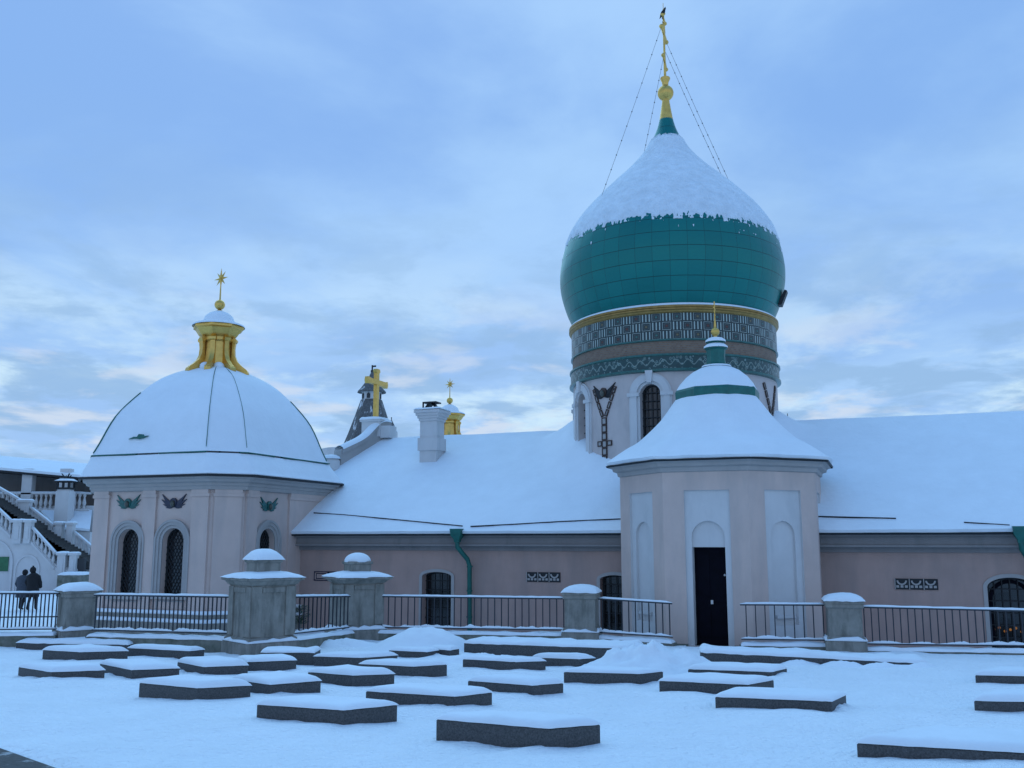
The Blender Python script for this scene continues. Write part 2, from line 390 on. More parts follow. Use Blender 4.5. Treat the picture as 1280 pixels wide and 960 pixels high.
# ------------------------------------------------------------------ ground
slabinfo = []
def path_edge(x, y): # cleared pavement lies lower-left of this line
    a, b = G(-40, 919), G(118, 975); return (b.x-a.x)*(y-a.y)-(b.y-a.y)*(x-a.x)
def height(x, y):
    if y > fenceY(x)+.12: return YARD+.03*fbm(x*.3, y*.3)
    n = .055*fbm(x*.45, y*.6, 2)+.018*fbm(x*1.9, y*2.3, 5, 3)+.008*fbm(x*6, y*7, 9, 2)+.012*fbm(x*1.3+y*.6, y*5, 7, 3)
    h = gz(y)+n-.02
    pe = path_edge(x, y)/1.6
    pe += .04*fbm(x*3, y*3)
    q_ = max(0, min(1, pe/.5)); q_ = q_*q_*(3-2*q_); h = h*q_+(gz(y)-.09)*(1-q_) if pe < .5 else h
    for (A, d1, d2, l1, l2) in slabinfo:
        q = Vector((x, y, 0))-Vector((A.x, A.y, 0)); a, b = q.dot(d1), q.dot(d2)
        dx = max(-a, a-l1, 0); dy = max(-b, b-l2, 0); d = sqrt(dx*dx+dy*dy)
        if d < .6 and (dx > 0 or dy > 0): h += .05*max(0, fbm(x*1.4, y*1.4, 11)+.25)*(1-d/.6)**2
    return h
def slab_geo(Lp, Fp, Rp, yb, back=None):
    g = G(Fp[0], yb); top = P(Fp[0], Fp[1], g.y); zt = top.z
    F = Vector((g.x, g.y, zt)); Lv, Rv = Gz(*Lp, zt), Gz(*Rp, zt)
    return F, Lv-F, Rv-F, zt
# L, F, R: left, front and right corners of the stone's top face; bottom of the front corner
SL = [
 ('n', (545.6, 899), (686, 911), (750, 905.6), 935, 'widest foremost granite grave slab alone at the bottom centre of the snow'),
 ('m', (321.4, 880.5), (429.4, 888), (496.5, 881), 905, 'granite grave slab just left of and behind the foremost centre slab'),
 ('x', (1071, 929), (1330, 944), (1420, 928), 957, 'granite grave slab cut off by the lower right corner, mostly drowned in snow'),
 ('t', (894, 871), (1040, 877), (1057.4, 868.5), 889.5, 'large granite grave slab right of centre with a short pale right end'),
 ('w', (1217.5, 876), (1318, 878), (1345, 870), 890, 'granite grave slab at the right picture edge, the lower of two there'),
 ('v', (1219, 844), (1312, 846), (1335, 840), 856, 'granite grave slab at the right picture edge, the upper of two there'),
 ('s', (824, 851), (935, 856), (967, 850), 868, 'granite grave slab partly hidden behind the large right-of-centre slab'),
 ('u', (860, 836.5), (965, 840), (983.5, 835.5), 846, 'thin-edged granite grave slab nearest the chapel door, right of the rough snow heap'),
 ('r', (704.8, 840), (800, 842.5), (828.7, 839.5), 854, 'granite grave slab in front of the rough snow heap'),
 ('o', (585, 851), (665.6, 857), (704, 854), 869, 'granite grave slab between the centre foremost slab and the rough snow heap'),
 ('l', (457.5, 864), (568, 870.8), (615, 865.5), 885, 'granite grave slab at the middle of the field behind the two foremost slabs'),
 ('p', (578.6, 824), (645, 827.6), (682, 826.5), 838, 'granite grave slab in line with the fence bars right of the smooth snow mound'),
 ('q', (665, 822), (724, 824), (743.6, 822.7), 832.5, 'small granite grave slab left of the rough snow heap, joined to its left neighbour'),
 ('k', (385, 840), (440.6, 844.5), (493, 842.6), 857, 'granite grave slab third from the back below the capped round-topped pier'),
 ('j', (449.5, 830), (516.7, 833.4), (558.7, 830.7), 845, 'granite grave slab directly below the smooth snow mound with a clean right end'),
 ('i', (392.4, 820.5), (452, 822.3), (496.8, 819.3), 831, 'granite grave slab left of the smooth snow mound, close below it'),
 ('g', (290, 849), (337.5, 856), (401, 851), 869, 'granite grave slab touching the right corner of the big slab on the left'),
 ('f', (174.5, 853.5), (245.7, 860.4), (313.4, 857), 875, 'biggest granite grave slab on the left side of the field'),
 ('c', (23.4, 833.8), (63.7, 840.2), (131, 837.8), 848.4, 'leftmost granite grave slab of all in the field'),
 ('d', (125, 829.6), (164, 837.6), (224.4, 835.4), 846.6, 'granite grave slab second from the left in the second row'),
 ('e', (222, 827.5), (254.4, 833.8), (310, 831.7), 842.3, 'granite grave slab below the railing between the left pier and the corner pier'),
 ('h', (296, 823), (309, 827.6), (370.5, 825.4), 838, 'small granite grave slab with patchy snow right below the tall corner pier'),
 ('a', (53.7, 812.6), (99.6, 815.3), (160, 813.8), 824, 'granite grave slab in the back row, just below the far left pier'),
 ('b', (160, 810), (236, 814), (255.5, 812), 822.5, 'granite grave slab in the back row below the railing left of the corner pier'),
 ('y', (486, 813), (534, 815.2), (548, 813), 821.5, 'small granite grave slab half buried under the smooth snow mound'),
 ('z', (536, 811), (562, 813), (574, 811), 820, 'tiny corner of a granite grave slab showing right of the smooth snow mound'),
]
slabs = []
for nm, Lp, Fp, Rp, yb, lab in SL:
    F, eL, eR, zt = slab_geo(Lp, Fp, Rp, yb)
    # keep long side as seen, make the corner square within reason
    aL, aR = eL.normalized(), eR.normalized()
    ang = math.degrees(aL.angle(aR)); 
    print('slab', nm, 'Y %.1f' % F.y, 'len %.2f %.2f' % (eL.length, eR.length), 'ang %.0f' % ang, 'h %.2f' % (zt-gz(F.y)))
    slabs.append((F, eL, eR, zt, lab))
    slabinfo.append((F, eL.normalized(), eR.normalized(), eL.length, eR.length))
xs = []; x = -45.0
while x < 45: xs.append(x); x += .10+abs(x)*.010 if abs(x) < 15 else .45
ys = []; y = -6.0
while y < 75: ys.append(y); y += (.5 if y < 6 else .08 if y < 14 else .11 if y < 29 else .9)
gm = MB(); gm.ring_loft([[Vector((x, y, height(x, y))) for x in xs] for y in ys], close=False)
tag(gm.build('ground', M['groundsnow'], smooth=180), kind='structure')
fg = MB(); c = [(-3000, -3000), (3000, -3000), (3000, 3000), (-3000, 3000)]
fg.quad(*[(a, b, YARD-.35) for a, b in c]); tag(fg.build('far_ground', M['groundsnow']), kind='structure')
pm = MB(); a, b = G(-60, 914), G(125, 980); nrm = Vector((-(b-a).y, (b-a).x, 0)).normalized()
pm.quad(*[Vector((q.x, q.y, gz(q.y)-.045)) for q in (a+nrm*.1-(b-a)*2, b+nrm*.1+(b-a)*2, b-nrm*6+(b-a)*2, a-nrm*6-(b-a)*2)])
ph = pm

# ------------------------------------------------------------------ grave slabs
def slab_thing(F, eL, eR, zt, lab, group, seed, T=.085):
    t = thing('grave_slab', (F.x, F.y, gz(F.y)), lab, 'grave slab', group)
    m = MB(); zb = gz(F.y)-.35; bv = .012
    pts = [F, F+eR, F+eR+eL, F+eL]; cen = (F*2+eR+eL)/2
    ins = lambda k: [p+(cen-p)*(k/(cen-p).length) for p in pts]
    m.ring_loft([[Vector((p.x, p.y, zb)) for p in pts], [Vector((p.x, p.y, zt-bv)) for p in pts], [Vector((p.x, p.y, zt)) for p in ins(bv*1.5)]], False, True)
    m.build('stone', M['granite'], t)
    s = MB(); snow_on(s, Vector((F.x, F.y, zt)), eL, eR, T, E=.14, cell=.14, seed=seed, nz=.010, dip=.007); s.build('snow_cap', M['snow'], t, smooth=180)
    return t
for i, (F, eL, eR, zt, lab) in enumerate(slabs):
    slab_thing(F, eL, eR, zt, lab, 'granite grave slabs standing in the snow', i*3.7, .075+.03*random.random())
# long granite kerbs
def kerb(p0, p1, yb, wd, lab, T=.09, seed=1):
    g0, g1 = G(p0[0], yb[0]), G(p1[0], yb[1]); z0, z1 = P(p0[0], p0[1], g0.y).z, P(p1[0], p1[1], g1.y).z
    A, B = Vector((g0.x, g0.y, 0)), Vector((g1.x, g1.y, 0)); d = (B-A).normalized(); nb = Vector((-d.y, d.x, 0))*wd; zt = (z0+z1)/2
    t = thing('stone_kerb', (A+B)/2+Z*gz(g0.y), lab, 'kerb', 'long granite kerbs below the railings')
    m = MB(); pts = [A, B, B+nb, A+nb]
    zz = [z0, z1, z1, z0]
    m.ring_loft([[Vector((p.x, p.y, -1)) for p in pts], [Vector((p.x, p.y, q)) for p, q in zip(pts, zz)]], False, True); m.build('stone', M['granite'], t)
    s = MB(); snow_on(s, A+Z*z0, (B-A)+Z*(z1-z0), nb, T, E=.12, cell=.16, seed=seed, nz=.02); s.build('snow_cap', M['snow'], t, smooth=180)
kerb((580, 804), (786, 811), (815, 826), .9, 'long dark granite kerb left of the rough snow heap, ending at its foot', seed=2)
kerb((877, 815.5), (1160, 829.5), (827, 831.5), .8, 'long granite kerb running right from the chapel door into the snow', seed=3)
kerb((326, 815.5), (392, 816), (829, 829), .7, 'short granite kerb at the right foot of the tall corner pier', T=.06, seed=4)
kerb((20, 803.5), (160, 806), (809, 812), .5, 'long low granite kerb at the foot of the far left pier, almost buried', seed=5)

# ------------------------------------------------------------------ snow heaps
def heap(c, rx, ry, h, lab, rough, seed, rot=0):
    m = MB(); rings = []
    for i in range(26):
        q = i/25; ring = []
        for k in range(64):
            a = 2*pi*k/64; x = c.x+cos(a)*rx*q; y = c.y+sin(a)*ry*q*(1+.08*sin(3*a+seed))
            f = (cos(q*pi)+1)/2; f = f**.8
            z = gz(y)+h*f-.06+rough*(fbm(x*2.6, y*2.6, seed, 5))*(f+.25)+rough*.35*fbm(x*9, y*9, seed, 3)*(f+.1)
            ring.append(Vector((x, y, z)))
        rings.append(ring)
    m.ring_loft(rings, cap0=True)
    return m
g = G(528, 812); tag(heap(g+Vector((0, .6, 0)), 1.65, 1.2, .54, '', .035, 2).build('snow_mound', M['snow'], smooth=180, loc=(g.x, g.y+.6, gz(g.y))), 'smooth rounded mound of snow in front of the railing right of the round-topped pier', 'snow mound', kind='thing')
g = G(820, 836); tag(heap(g+Vector((0, .5, 0)), 1.75, 1.1, .50, '', .15, 5).build('snow_heap', M['snow'], smooth=60, loc=(g.x, g.y+.5, gz(g.y))), 'rough shovelled heap of snow in front of the chapel door step', 'snow heap', kind='thing')
g = G(600, 826); tag(heap(g+Vector((0, .2, 0)), 1.5, .7, .2, '', .05, 8).build('snow_drift', M['snow'], smooth=180, loc=(g.x, g.y+.2, gz(g.y))), 'low sloping snow drift right of the smooth snow mound', 'snow drift', 'snow drifts near the railings', 'thing')
g = G(425, 808); tag(heap(g+Vector((0, .2, 0)), 1.6, .8, .22, '', .05, 3).build('snow_drift', M['snow'], smooth=180, loc=(g.x, g.y+.2, gz(g.y))), 'long low snow drift below the railing between the two tall piers', 'snow drift', 'snow drifts near the railings', 'thing')
for i_, (x_, y_) in enumerate(((1000, 829), (1052, 830), (1103, 832), (1150, 833))):
    g = G(x_, y_); tag(heap(g, .62, .35, .13, '', .03, 20+i_).build('snow_drift', M['snow'], smooth=180, loc=(g.x, g.y, gz(g.y))), ['first small snow drift against the long right kerb, counted from the chapel', 'second small snow drift against the long right kerb, counted from the chapel', 'third small snow drift against the long right kerb, counted from the chapel', 'last small snow drift at the far right end of the long kerb'][i_], 'snow drift', 'snow drifts near the railings', 'thing')
tag(ph.build('path', M['asphalt']), kind='structure')

# ------------------------------------------------------------------ piers
def pier(c, yaw, half, z0, zt, lab, tall=False, cap=.14, T=.2, round_cap=False):
    t = thing('stone_pier', (c.x, c.y, z0), lab, 'pier', 'stone piers of the railing')
    u = Vector((cos(yaw), sin(yaw), 0)); n = Vector((-sin(yaw), cos(yaw), 0))
    def sq(h, z, nn=None): return [Vector((c.x, c.y, z))+u*(a*h)+n*(b*h) for a, b in ((-1, -1), (1, -1), (1, 1), (-1, 1))]
    m = MB(); H = zt-z0
    m.ring_loft([sq(half*1.0, z0+.30), sq(half, zt-.16)], True, True)
    # raised corner strips and panels on the shaft
    for k in range(4):
        a = yaw+k*pi/2; uu = Vector((cos(a), sin(a), 0)); nn = Vector((sin(a), -cos(a), 0)); fr = Plane(Vector((c.x, c.y, 0))+nn*half, uu, nn)
        if tall:
            for s in (-1, 1): m.box(fr, s*half*.78-half*.22, s*half*.78+half*.22, z0+.33, zt-.2, -.01, .035)
            m.box(fr, -half*.52, half*.52, zt-.33, zt-.22, -.01, .03)
    m.build('shaft', M['stone'], t)
    m = MB(); m.ring_loft([sq(half*1.2, z0-.3), sq(half*1.2, z0+.16), sq(half*1.12, z0+.22), sq(half*1.12, z0+.27), sq(half*1.02, z0+.31)], True, True); m.build('base', M['stone'], t)
    s = MB(); 
    for k in range(4):
        a = yaw+k*pi/2; uu = Vector((cos(a), sin(a), 0)); nn = Vector((sin(a), -cos(a), 0)); o = Vector((c.x, c.y, z0+.2))+nn*(half*1.1)
        snow_strip(s, o-uu*half*1.15, o+uu*half*1.15, .06, .08, nz=.03)
    s.build('base_snow', M['snow'], t, smooth=180)
    m = MB(); hc = half+cap; m.ring_loft([sq(half+.01, zt-.18), sq(half+.05, zt-.15), sq(half+cap*.6, zt-.08), sq(hc, zt-.06), sq(hc, zt), sq(hc*.9, zt+.03)], True, True)
    cs = m.build('cap', M['stone'], t)
    s = MB(); q = sq(hc, zt); snow_on(s, q[0], q[1]-q[0], q[3]-q[0], T, E=hc*.98, over=.03, cell=.08, seed=c.x, nz=.008, dip=.03); s.build('cap_snow', M['snow'], cs, smooth=180)
    if tall:
        m = MB(); z2 = zt+.05
        m.ring_loft([sq(half*.52, z2), sq(half*.52, z2+.27), sq(half*.6, z2+.30), sq(half*.6, z2+.36)], True, True); fn = m.build('finial', M['stone'], t)
        s = MB(); 
        if round_cap: s.lathe((c.x, c.y, z2+.36), [(half*.62, -.02)]+[(half*.66*cos(a*pi/20), .24*sin(a*pi/20)) for a in range(11)][:-1]+[(.001, .24)], 28)
        else: q = sq(half*.6, z2+.35); snow_on(s, q[0], q[1]-q[0], q[3]-q[0], .26, E=half*.6, over=.04, cell=.06, seed=1, nz=.01)
        s.build('finial_snow', M['snow'], fn, smooth=180)
    return t
pier(P(328, 740, 23.0), rad(42), .545, P(328, 816, 22.2).z, P(328, 722, 22.6).z, 'tallest stone pier with ribbed corners and a snow-topped finial, nearest the domed corner chapel', True, cap=.16, T=.15)
pier(P(446, 740, 27.2), rad(30), .555, P(446, 797, 26.6).z, P(446, 721, 26.8).z, 'tall stone pier with a rounded snow-topped finial, right of the tallest one', True, cap=.2, T=.16, round_cap=True)
pier(P(98, 740, 24.9), rad(40), .37, P(98, 799, 24.4).z, P(98, 738, 24.7).z, 'low stone pier leftmost of all, near the two walkers', cap=.08)
pier(P(727, 740, 26.0), rad(-12), .40, P(727, 800, 25.6).z, P(727, 740.5, 25.7).z, 'low stone pier left of the entrance chapel', cap=.06)
pier(P(1053, 740, 23.8), rad(-14), .385, P(1053, 812, 23.4).z, P(1053, 751, 23.5).z, 'low stone pier right of the entrance chapel', cap=.06, T=.17)

# ------------------------------------------------------------------ railings
rail_labels = ['dark iron railing leftmost of all, with a middle rail, in front of the two walkers', 'dark iron railing with close bars under the corner chapel windows',
 'short dark iron railing between the two tall piers', 'long dark iron railing between the rounded-finial pier and the pier left of the door chapel', 'short dark iron railing ending at the left wall of the entrance chapel',
 'short dark iron railing right of the chapel door', 'dark iron railing at the right picture edge in front of the wide barred window']
nbars = [20, 33, 14, 28, 11, 9, 25]
for i, s in enumerate(FS):
    a0, b0, a1, b1 = P(s[0], s[1], s[3]), P(s[0], s[2], s[3]), P(s[4], s[5], s[7]), P(s[4], s[6], s[7])
    t = thing('iron_railing', (a0+a1)/2*1.0+Z*((b0.z+b1.z)/2-(a0.z+a1.z)/2), rail_labels[i], 'railing', 'iron railings between the stone piers')
    zt = (a0.z+a1.z)/2; 
    d = Vector((a1.x-a0.x, a1.y-a0.y, 0)); ln = d.length; d.normalize(); nn = Vector((d.y, -d.x, 0)); fr = Plane(Vector((a0.x, a0.y, 0)), d, nn)
    def top(q): return a0.z+(a1.z-a0.z)*q
    def bot(q): return b0.z+(b1.z-b0.z)*q
    def rail(z_of, h, wd):
        m = MB(); r = []
        for q in (0, 1):
            u = ln*q; z = z_of(q); r.append([fr(u, z-h, -wd), fr(u, z, -wd), fr(u, z, wd), fr(u, z-h, wd)])
        m.ring_loft(r, True, True); return m
    rail(top, .035, .025).build('top_rail', M['rail'], t); rail(lambda q: bot(q)+.03, .03, .018).build('bottom_rail', M['rail'], t)
    if i == 0: rail(lambda q: bot(q)+.33, .03, .018).build('middle_rail', M['rail'], t)
    m = MB(); snow_strip(m, Vector((a0.x, a0.y, a0.z)), Vector((a1.x, a1.y, a1.z)), .03, .045); m.build('rail_snow', M['snow'], t, smooth=180)
    m = MB(); snow_strip(m, Vector((a0.x, a0.y, b0.z+.03)), Vector((a1.x, a1.y, b1.z+.03)), .025, .05, nz=.03); m.build('rail_snow', M['snow'], t, smooth=180)
    bar = None
    for k in range(nbars[i]):
        q = (k+.6)/nbars[i]; u = ln*q; zb, zz = bot(q), top(q)
        mm = MB(); mm.box(Plane(fr(u, 0), d, nn), -.0125, .0125, zb, zz-.01, -.0125, .0125); mm.build('bar', M['rail'], t)
    # low stone footing under the railing
    ft = thing('stone_footing', (a0.x, a0.y, gz(a0.y)), 'low stone footing under the '+rail_labels[i].replace('dark ', ''), 'footing', 'stone footings of the railings')
    ft['label'] = ' '.join(ft['label'].split()[:16])
    m = MB(); m.ring_loft([[fr(ln*q-.05+.1*q, -1.2, -.16), fr(ln*q-.05+.1*q, bot(q)-.13, -.16), fr(ln*q-.05+.1*q, bot(q)-.13, .16), fr(ln*q-.05+.1*q, -1.2, .16)] for q in (0, 1)], True, True); m.build('stone', M['plinth'], ft)
    m = MB(); A = fr(0, bot(0)-.13, .16); snow_on(m, A, fr(ln, bot(1)-.13, .16)-A, nn*-.32, .08, E=.08, seed=i, nz=.015, cell=.2); m.build('snow_cap', M['snow'], ft, smooth=180)

# ------------------------------------------------------------------ window helper: pane, frame, grille
def window(fr, op, parent, depth=.28, nv=3, nh=6, mould=None, diamond=False, bars='iron', sill=False, trim='trim'):
    uc, a, vb, vs_, r = op
    wf = MB(); wf.arch(fr, uc, a-.06, a+.002, vb, vs_, r-.06 if r > .1 else r*.6, r+.002, -depth-.02, -depth+.05)
    wo = wf.build('window', M['iron'], parent)
    m = MB(); m.archfill(fr, uc, a, vb, vs_, r, -depth); m.build('pane', M['glass'], wo)
    m = MB()
    def vtop(u): return vs_+r*sqrt(max(0, 1-(u/a)**2))
    if diamond:
        step = a*2/4.0; k = -20
        while k < 40:
            for sg in (-1, 1):
                # diagonal lattice bars clipped to the opening
                pts = []
                for q in range(41):
                    u = -a+2*a*q/40; v = vb+k*step+sg*1.7*(u+a)
                    if vb < v < vtop(u)-.01: pts.append((u, v))
                if len(pts) > 1:
                    (u0, v0), (u1, v1) = pts[0], pts[-1]; m.tube([fr(uc+u0, v0, -depth+.06), fr(uc+u1, v1, -depth+.06)], .011, 4)
            k += 1
    else:
        for i in range(1, nv+1):
            u = -a+2*a*i/(nv+1); m.box(fr, uc+u-.012, uc+u+.012, vb, vtop(u)-.005, -depth+.08, -depth+.1)
        for j in range(1, nh+1):
            v = vb+(vs_+r-vb)*j/(nh+1); hw = a if v < vs_ else a*sqrt(max(0, 1-((v-vs_)/r)**2))
            m.box(fr, uc-hw, uc+hw, v-.012, v+.012, -depth+.085, -depth+.105, .3)
    m.build('grille', M[bars], wo)
    if mould:
        b = MB()
        for (i0, i1, w1) in mould: b.arch(fr, uc, a+i0, a+i1, vb-.0, vs_, r+i0, r+i1, -.01, w1)
        b.build('frame', M[trim], wo, smooth=40)
    if sill:
        b = MB(); b.box(fr, uc-a-.25, uc+a+.25, vb-.12, vb-.03, -.02, .12); b.build('sill', M[trim], wo)
    return wo

# ------------------------------------------------------------------ angel head relief
def angel(fr, uc, vc, sz, parent, mwing, mhead):
    w_ = MB()
    for s in (-1, 1):
        for k, (l, an, th) in enumerate(((1.05, 42, .26), (.92, 25, .27), (.72, 7, .25), (.50, -14, .22))):
            ca, sa = cos(rad(an)), sin(rad(an)); pts = []
            for q in range(9):
                x = q/8; wd = th*(1-x)**.6*(.6+.5*sin(pi*min(1, x*1.2))); pts.append((x*l, wd*.55))
            for q in range(8, -1, -1):
                x = q/8; wd = th*(1-x)**.6*(.6+.5*sin(pi*min(1, x*1.2))); pts.append((x*l, -wd*.55))
            out = [(uc+s*sz*(.12+x*ca-y*sa*1.0), vc+sz*(-.12+x*sa*.9+y*ca+.10*x*x)) for x, y in pts]
            w_.prism(fr, out, .0, .05-.008*k)
    wo = w_.build('wings', M[mwing], parent)
    h = MB(); pts = [(uc+sz*.25*cos(2*pi*i/20), vc+sz*(.10+.29*sin(2*pi*i/20))) for i in range(20)]; h.prism(fr, pts, .005, .075)
    h.build('halo', M[mhead], parent)
    h = MB(); c = fr(uc, vc+sz*.03, .09); h.lathe(c, [(max(.001, sz*.145*sin(pi*i/8)), -sz*.20*cos(pi*i/8)) for i in range(9)], 14); h.build('face', M['face'] if mwing != 'ceramic_brown' else M['ceramic_brown'], parent, smooth=180)

# ------------------------------------------------------------------ long church wing
wing = thing('church_wing', WF(8, YARD), 'long low pink church wing with a broad snow-covered roof behind the railings', 'church wing')
def wz(px, py): return WF.uv(px, py)
def wingop(xl, xr, ytop, rise, vb):
    u0, _ = wz(xl, ytop); u1, _ = wz(xr, ytop); uc = (u0+u1)/2; _, v = wz((xl+xr)/2, ytop); return (uc, (u1-u0)/2, vb, v-rise, rise)
op1 = wingop(528, 564.5, 715, .14, -.55); op2 = wingop(750, 786, 719, .14, -.55); op3 = wingop(1233, 1293, 722, .26, -.62)
m = MB(); m.wall(WF, -1.5, 34, YARD-.5, EAVE_Z-.1, [op1, op2, op3], .38); m.build('wall', M['shadedpink'], wing)
m = MB(); m.box(WF, -1.5, 34, YARD-.5, -.42, -.05, .07); 
for op in (op1, op2, op3): pass
for op in (op1, op2, op3):
    wn = window(WF, op, wing, depth=.34, nv=3 if op is not op3 else 5, nh=5 if op is not op3 else 5, mould=[(0, .1, .03)], trim='trim')
# inner arched door leaf behind the wide window
uc, a, vb, vs_, r = op3
m = MB(); m.arch(WF, uc, a*.76, a*.93, vb, vs_-.32, .42, .52, -.36, -.27); m.build('inner_arch', M['doorwood'], wing)
lamp = bpy.data.materials.new('warm_lamp'); lamp.use_nodes = True; b_ = lamp.node_tree.nodes['Principled BSDF']
b_.inputs['Base Color'].default_value = (.4, .15, .03, 1); b_.inputs['Emission Color'].default_value = (1, .38, .08, 1); b_.inputs['Emission Strength'].default_value = .16
m = MB()
for q in range(7): 
    uu = uc-.45+.13*q; m.ball(WF(uu, -.12+.05*sin(q*2.1), -.325), .035, 8, 6)
m.build('lamp', lamp, wing)
m = MB()
for (v0, v1, w1) in ((EAVE_Z-.16, EAVE_Z-.03, .40), (EAVE_Z-.38, EAVE_Z-.163, .27), (EAVE_Z-.44, EAVE_Z-.383, .33), (EAVE_Z-.58, EAVE_Z-.443, .07)):
    m.box(WF, -1.5, 34, v0, v1, -.05, w1)
m.build('cornice', M['grey'], wing)
# roof: hip on the left under the scroll parapet
OV = .55
def roofpt(u, q, lift=0):   # q=0 eave (with overhang) .. 1 ridge
    w_ = OV+(-RUN-OV)*q; return WF(u, EAVE_Z-.08+(RIDGE_Z-EAVE_Z+.08)*q+lift, w_)
RN = (roofpt(1, 0)-roofpt(0, 0)).cross(roofpt(0, 1)-roofpt(0, 0)).normalized()
def onroof(px, py, lift=0):
    d = ray(px, py); o = roofpt(0, 0)+RN*lift; t = (o-C0).dot(RN)/d.dot(RN); p = C0+d*t; u = (p-WF.o).dot(U); w_ = (p-WF.o).dot(NO); return u, (OV-w_)/(RUN+OV), p
uB, qB, pB = onroof(486, 547); uA, qA, pA = onroof(425, 585)
print('roof hip', uB, qB, uA, qA)
def ul(q): # left edge of the roof along the hip
    return uB+(uA-uB)*(q-qB)/(qA-qB)
m = MB(); NQ, NU = 40, 150; rows = []; RDR = 129.5*34.15/1216*.99
for i in range(NQ+1):
    q = i/NQ; row = []
    for k in range(NU+1):
        u = max(ul(q), -2.2); u = u+(34-u)*k/NU; p = roofpt(u, q)
        dd_ = (Vector((p.x, p.y))-Vector((P(840, 413, 34.15).x, 34.15))).length-RDR; lf_ = .62*max(0, min(1, 1-(dd_-.05)/1.3))**1.6 if dd_ > -.8 and q < .95 else 0; p = p+Z*lf_
        row.append(p+RN*(.14*min(1, (q/.02) if q < .02 else 1)*0+.13+.02*fbm(p.x*.5, p.y*.5)+.008*fbm(p.x*2, p.y*2, 4)))
    rows.append(row)
m.ring_loft([[p-RN*.10 for p in rows[0]]]+rows, close=False)
# far slope behind the ridge
m.ring_loft([rows[-1], [p+T*5+Z*-3.4 for p in rows[-1]]], close=False)
rf = m.build('roof', M['snow'], wing, smooth=50)
m = MB(); A0, A1 = roofpt(-1.5, -.002), roofpt(34, -.002)
m.ring_loft([[A0-Z*.02, A0+RN*.035, A0+RN*.035+T*.5, A0-Z*.02+T*.5], [A1-Z*.02, A1+RN*.035, A1+RN*.035+T*.5, A1-Z*.02+T*.5]], True, True)
m.build('eave_flashing', M['iron'], rf)
def gutter(pl, name='roof_gutter'):
    g_ = MB(); pts = [onroof(x, y, .15)[2] for x, y in pl]
    rings = []
    for i, p in enumerate(pts):
        rings.append([p-RN*.1, p+RN*.022, p+RN*.022+T*.03, p-RN*.1+T*.03])
    g_.ring_loft(rings, True, True); g_.build(name, M['iron'], rf)
gutter([(392, 641), (430, 643.5), (500, 650), (578, 657.5)]); gutter([(588, 658), (640, 655.5), (700, 652), (790, 648)])
gutter([(1020, 645.5), (1080, 647), (1120, 648)]); gutter([(1205, 653), (1262, 656.5)])
# downpipes
def downpipe(px, py0, side=1):
    u0, v0 = WF.uv(px, py0); d_ = thing  # part of the wing
    m = MB(); fu = WF
    c = fu(u0, EAVE_Z-.02, OV+.02)
    m.ring_loft([[c+U*(a*k)+NO*(b*k)+Z*z for a, b in ((-1, -1), (1, -1), (1, 1), (-1, 1))] for k, z in ((.19, .12), (.17, -.08), (.09, -.22), (.08, -.3))], True, True)
    p = [c-Z*.28, c-Z*.45, fu(u0+.22*side, EAVE_Z-.85, .28), fu(u0+.26*side, EAVE_Z-1.05, .2), fu(u0+.26*side, YARD+.1, .16)]
    m.tube(p, .075, 10)
    for z in (EAVE_Z-1.1, .6, -.2): m.lathe(fu(u0+.26*side, z, .19), [(.095, 0), (.095, .05)], 10, cap0=True, cap1=True)
    m.build('downpipe', M['green'], wing, smooth=50)
downpipe(581, 668); downpipe(1272, 665)
# ornamental wall vents
def vent(x0, x1, y0, y1, n=3, kind=0):
    u0, v1 = WF.uv(x0, y0); u1, _ = WF.uv(x1, y0); _, v0 = WF.uv((x0+x1)/2, y1)
    m = MB(); m.box(WF, u0, u1, v0, v1, -.02, .025); o = m.build('tile_panel', M['ceramic_blue'] if kind else M['iron'], wing)
    m = MB(); w_ = (u1-u0)/n; h = v1-v0
    for i in range(n):
        c = u0+w_*(i+.5)
        if kind == 0:
            m.arch(WF, c, w_*.24, w_*.36, v0+h*.82, v0+h*.82, -h*.28, -h*.42, .02, .045)
            for e in (-.3, 0, .3): m.box(WF, c+e*w_-w_*.1, c+e*w_+w_*.1, v0+h*.16, v0+h*.38, .02, .04)
            m.box(WF, u0+w_*i, u0+w_*i+.02, v0, v1, .02, .04)
        else:
            for (a, b, cc, d_) in ((-.42, .42, .82, .9), (-.42, .42, .1, .18), (-.42, -.34, .1, .9), (.34, .42, .1, .9)):
                m.box(WF, c+a*w_, c+b*w_, v0+h*cc, v0+h*d_, .02, .045)
            m.box(WF, c-.28*w_, c+.28*w_, v0+h*.28, v0+h*.72, .02, .045)
    m.build('relief', M['trim'] if kind == 0 else M['shadedpink'], o)
vent(393, 430, 714, 726, 2, 1); vent(658.5, 700.5, 715, 727.5); vent(1118, 1172, 723, 737)
# small snowy ledge at the foot of wing wall
m = MB(); snow_strip(m, WF(-1, -.42, .07), WF(34, -.42, .07), .1, .06, nz=.03, step=.5)
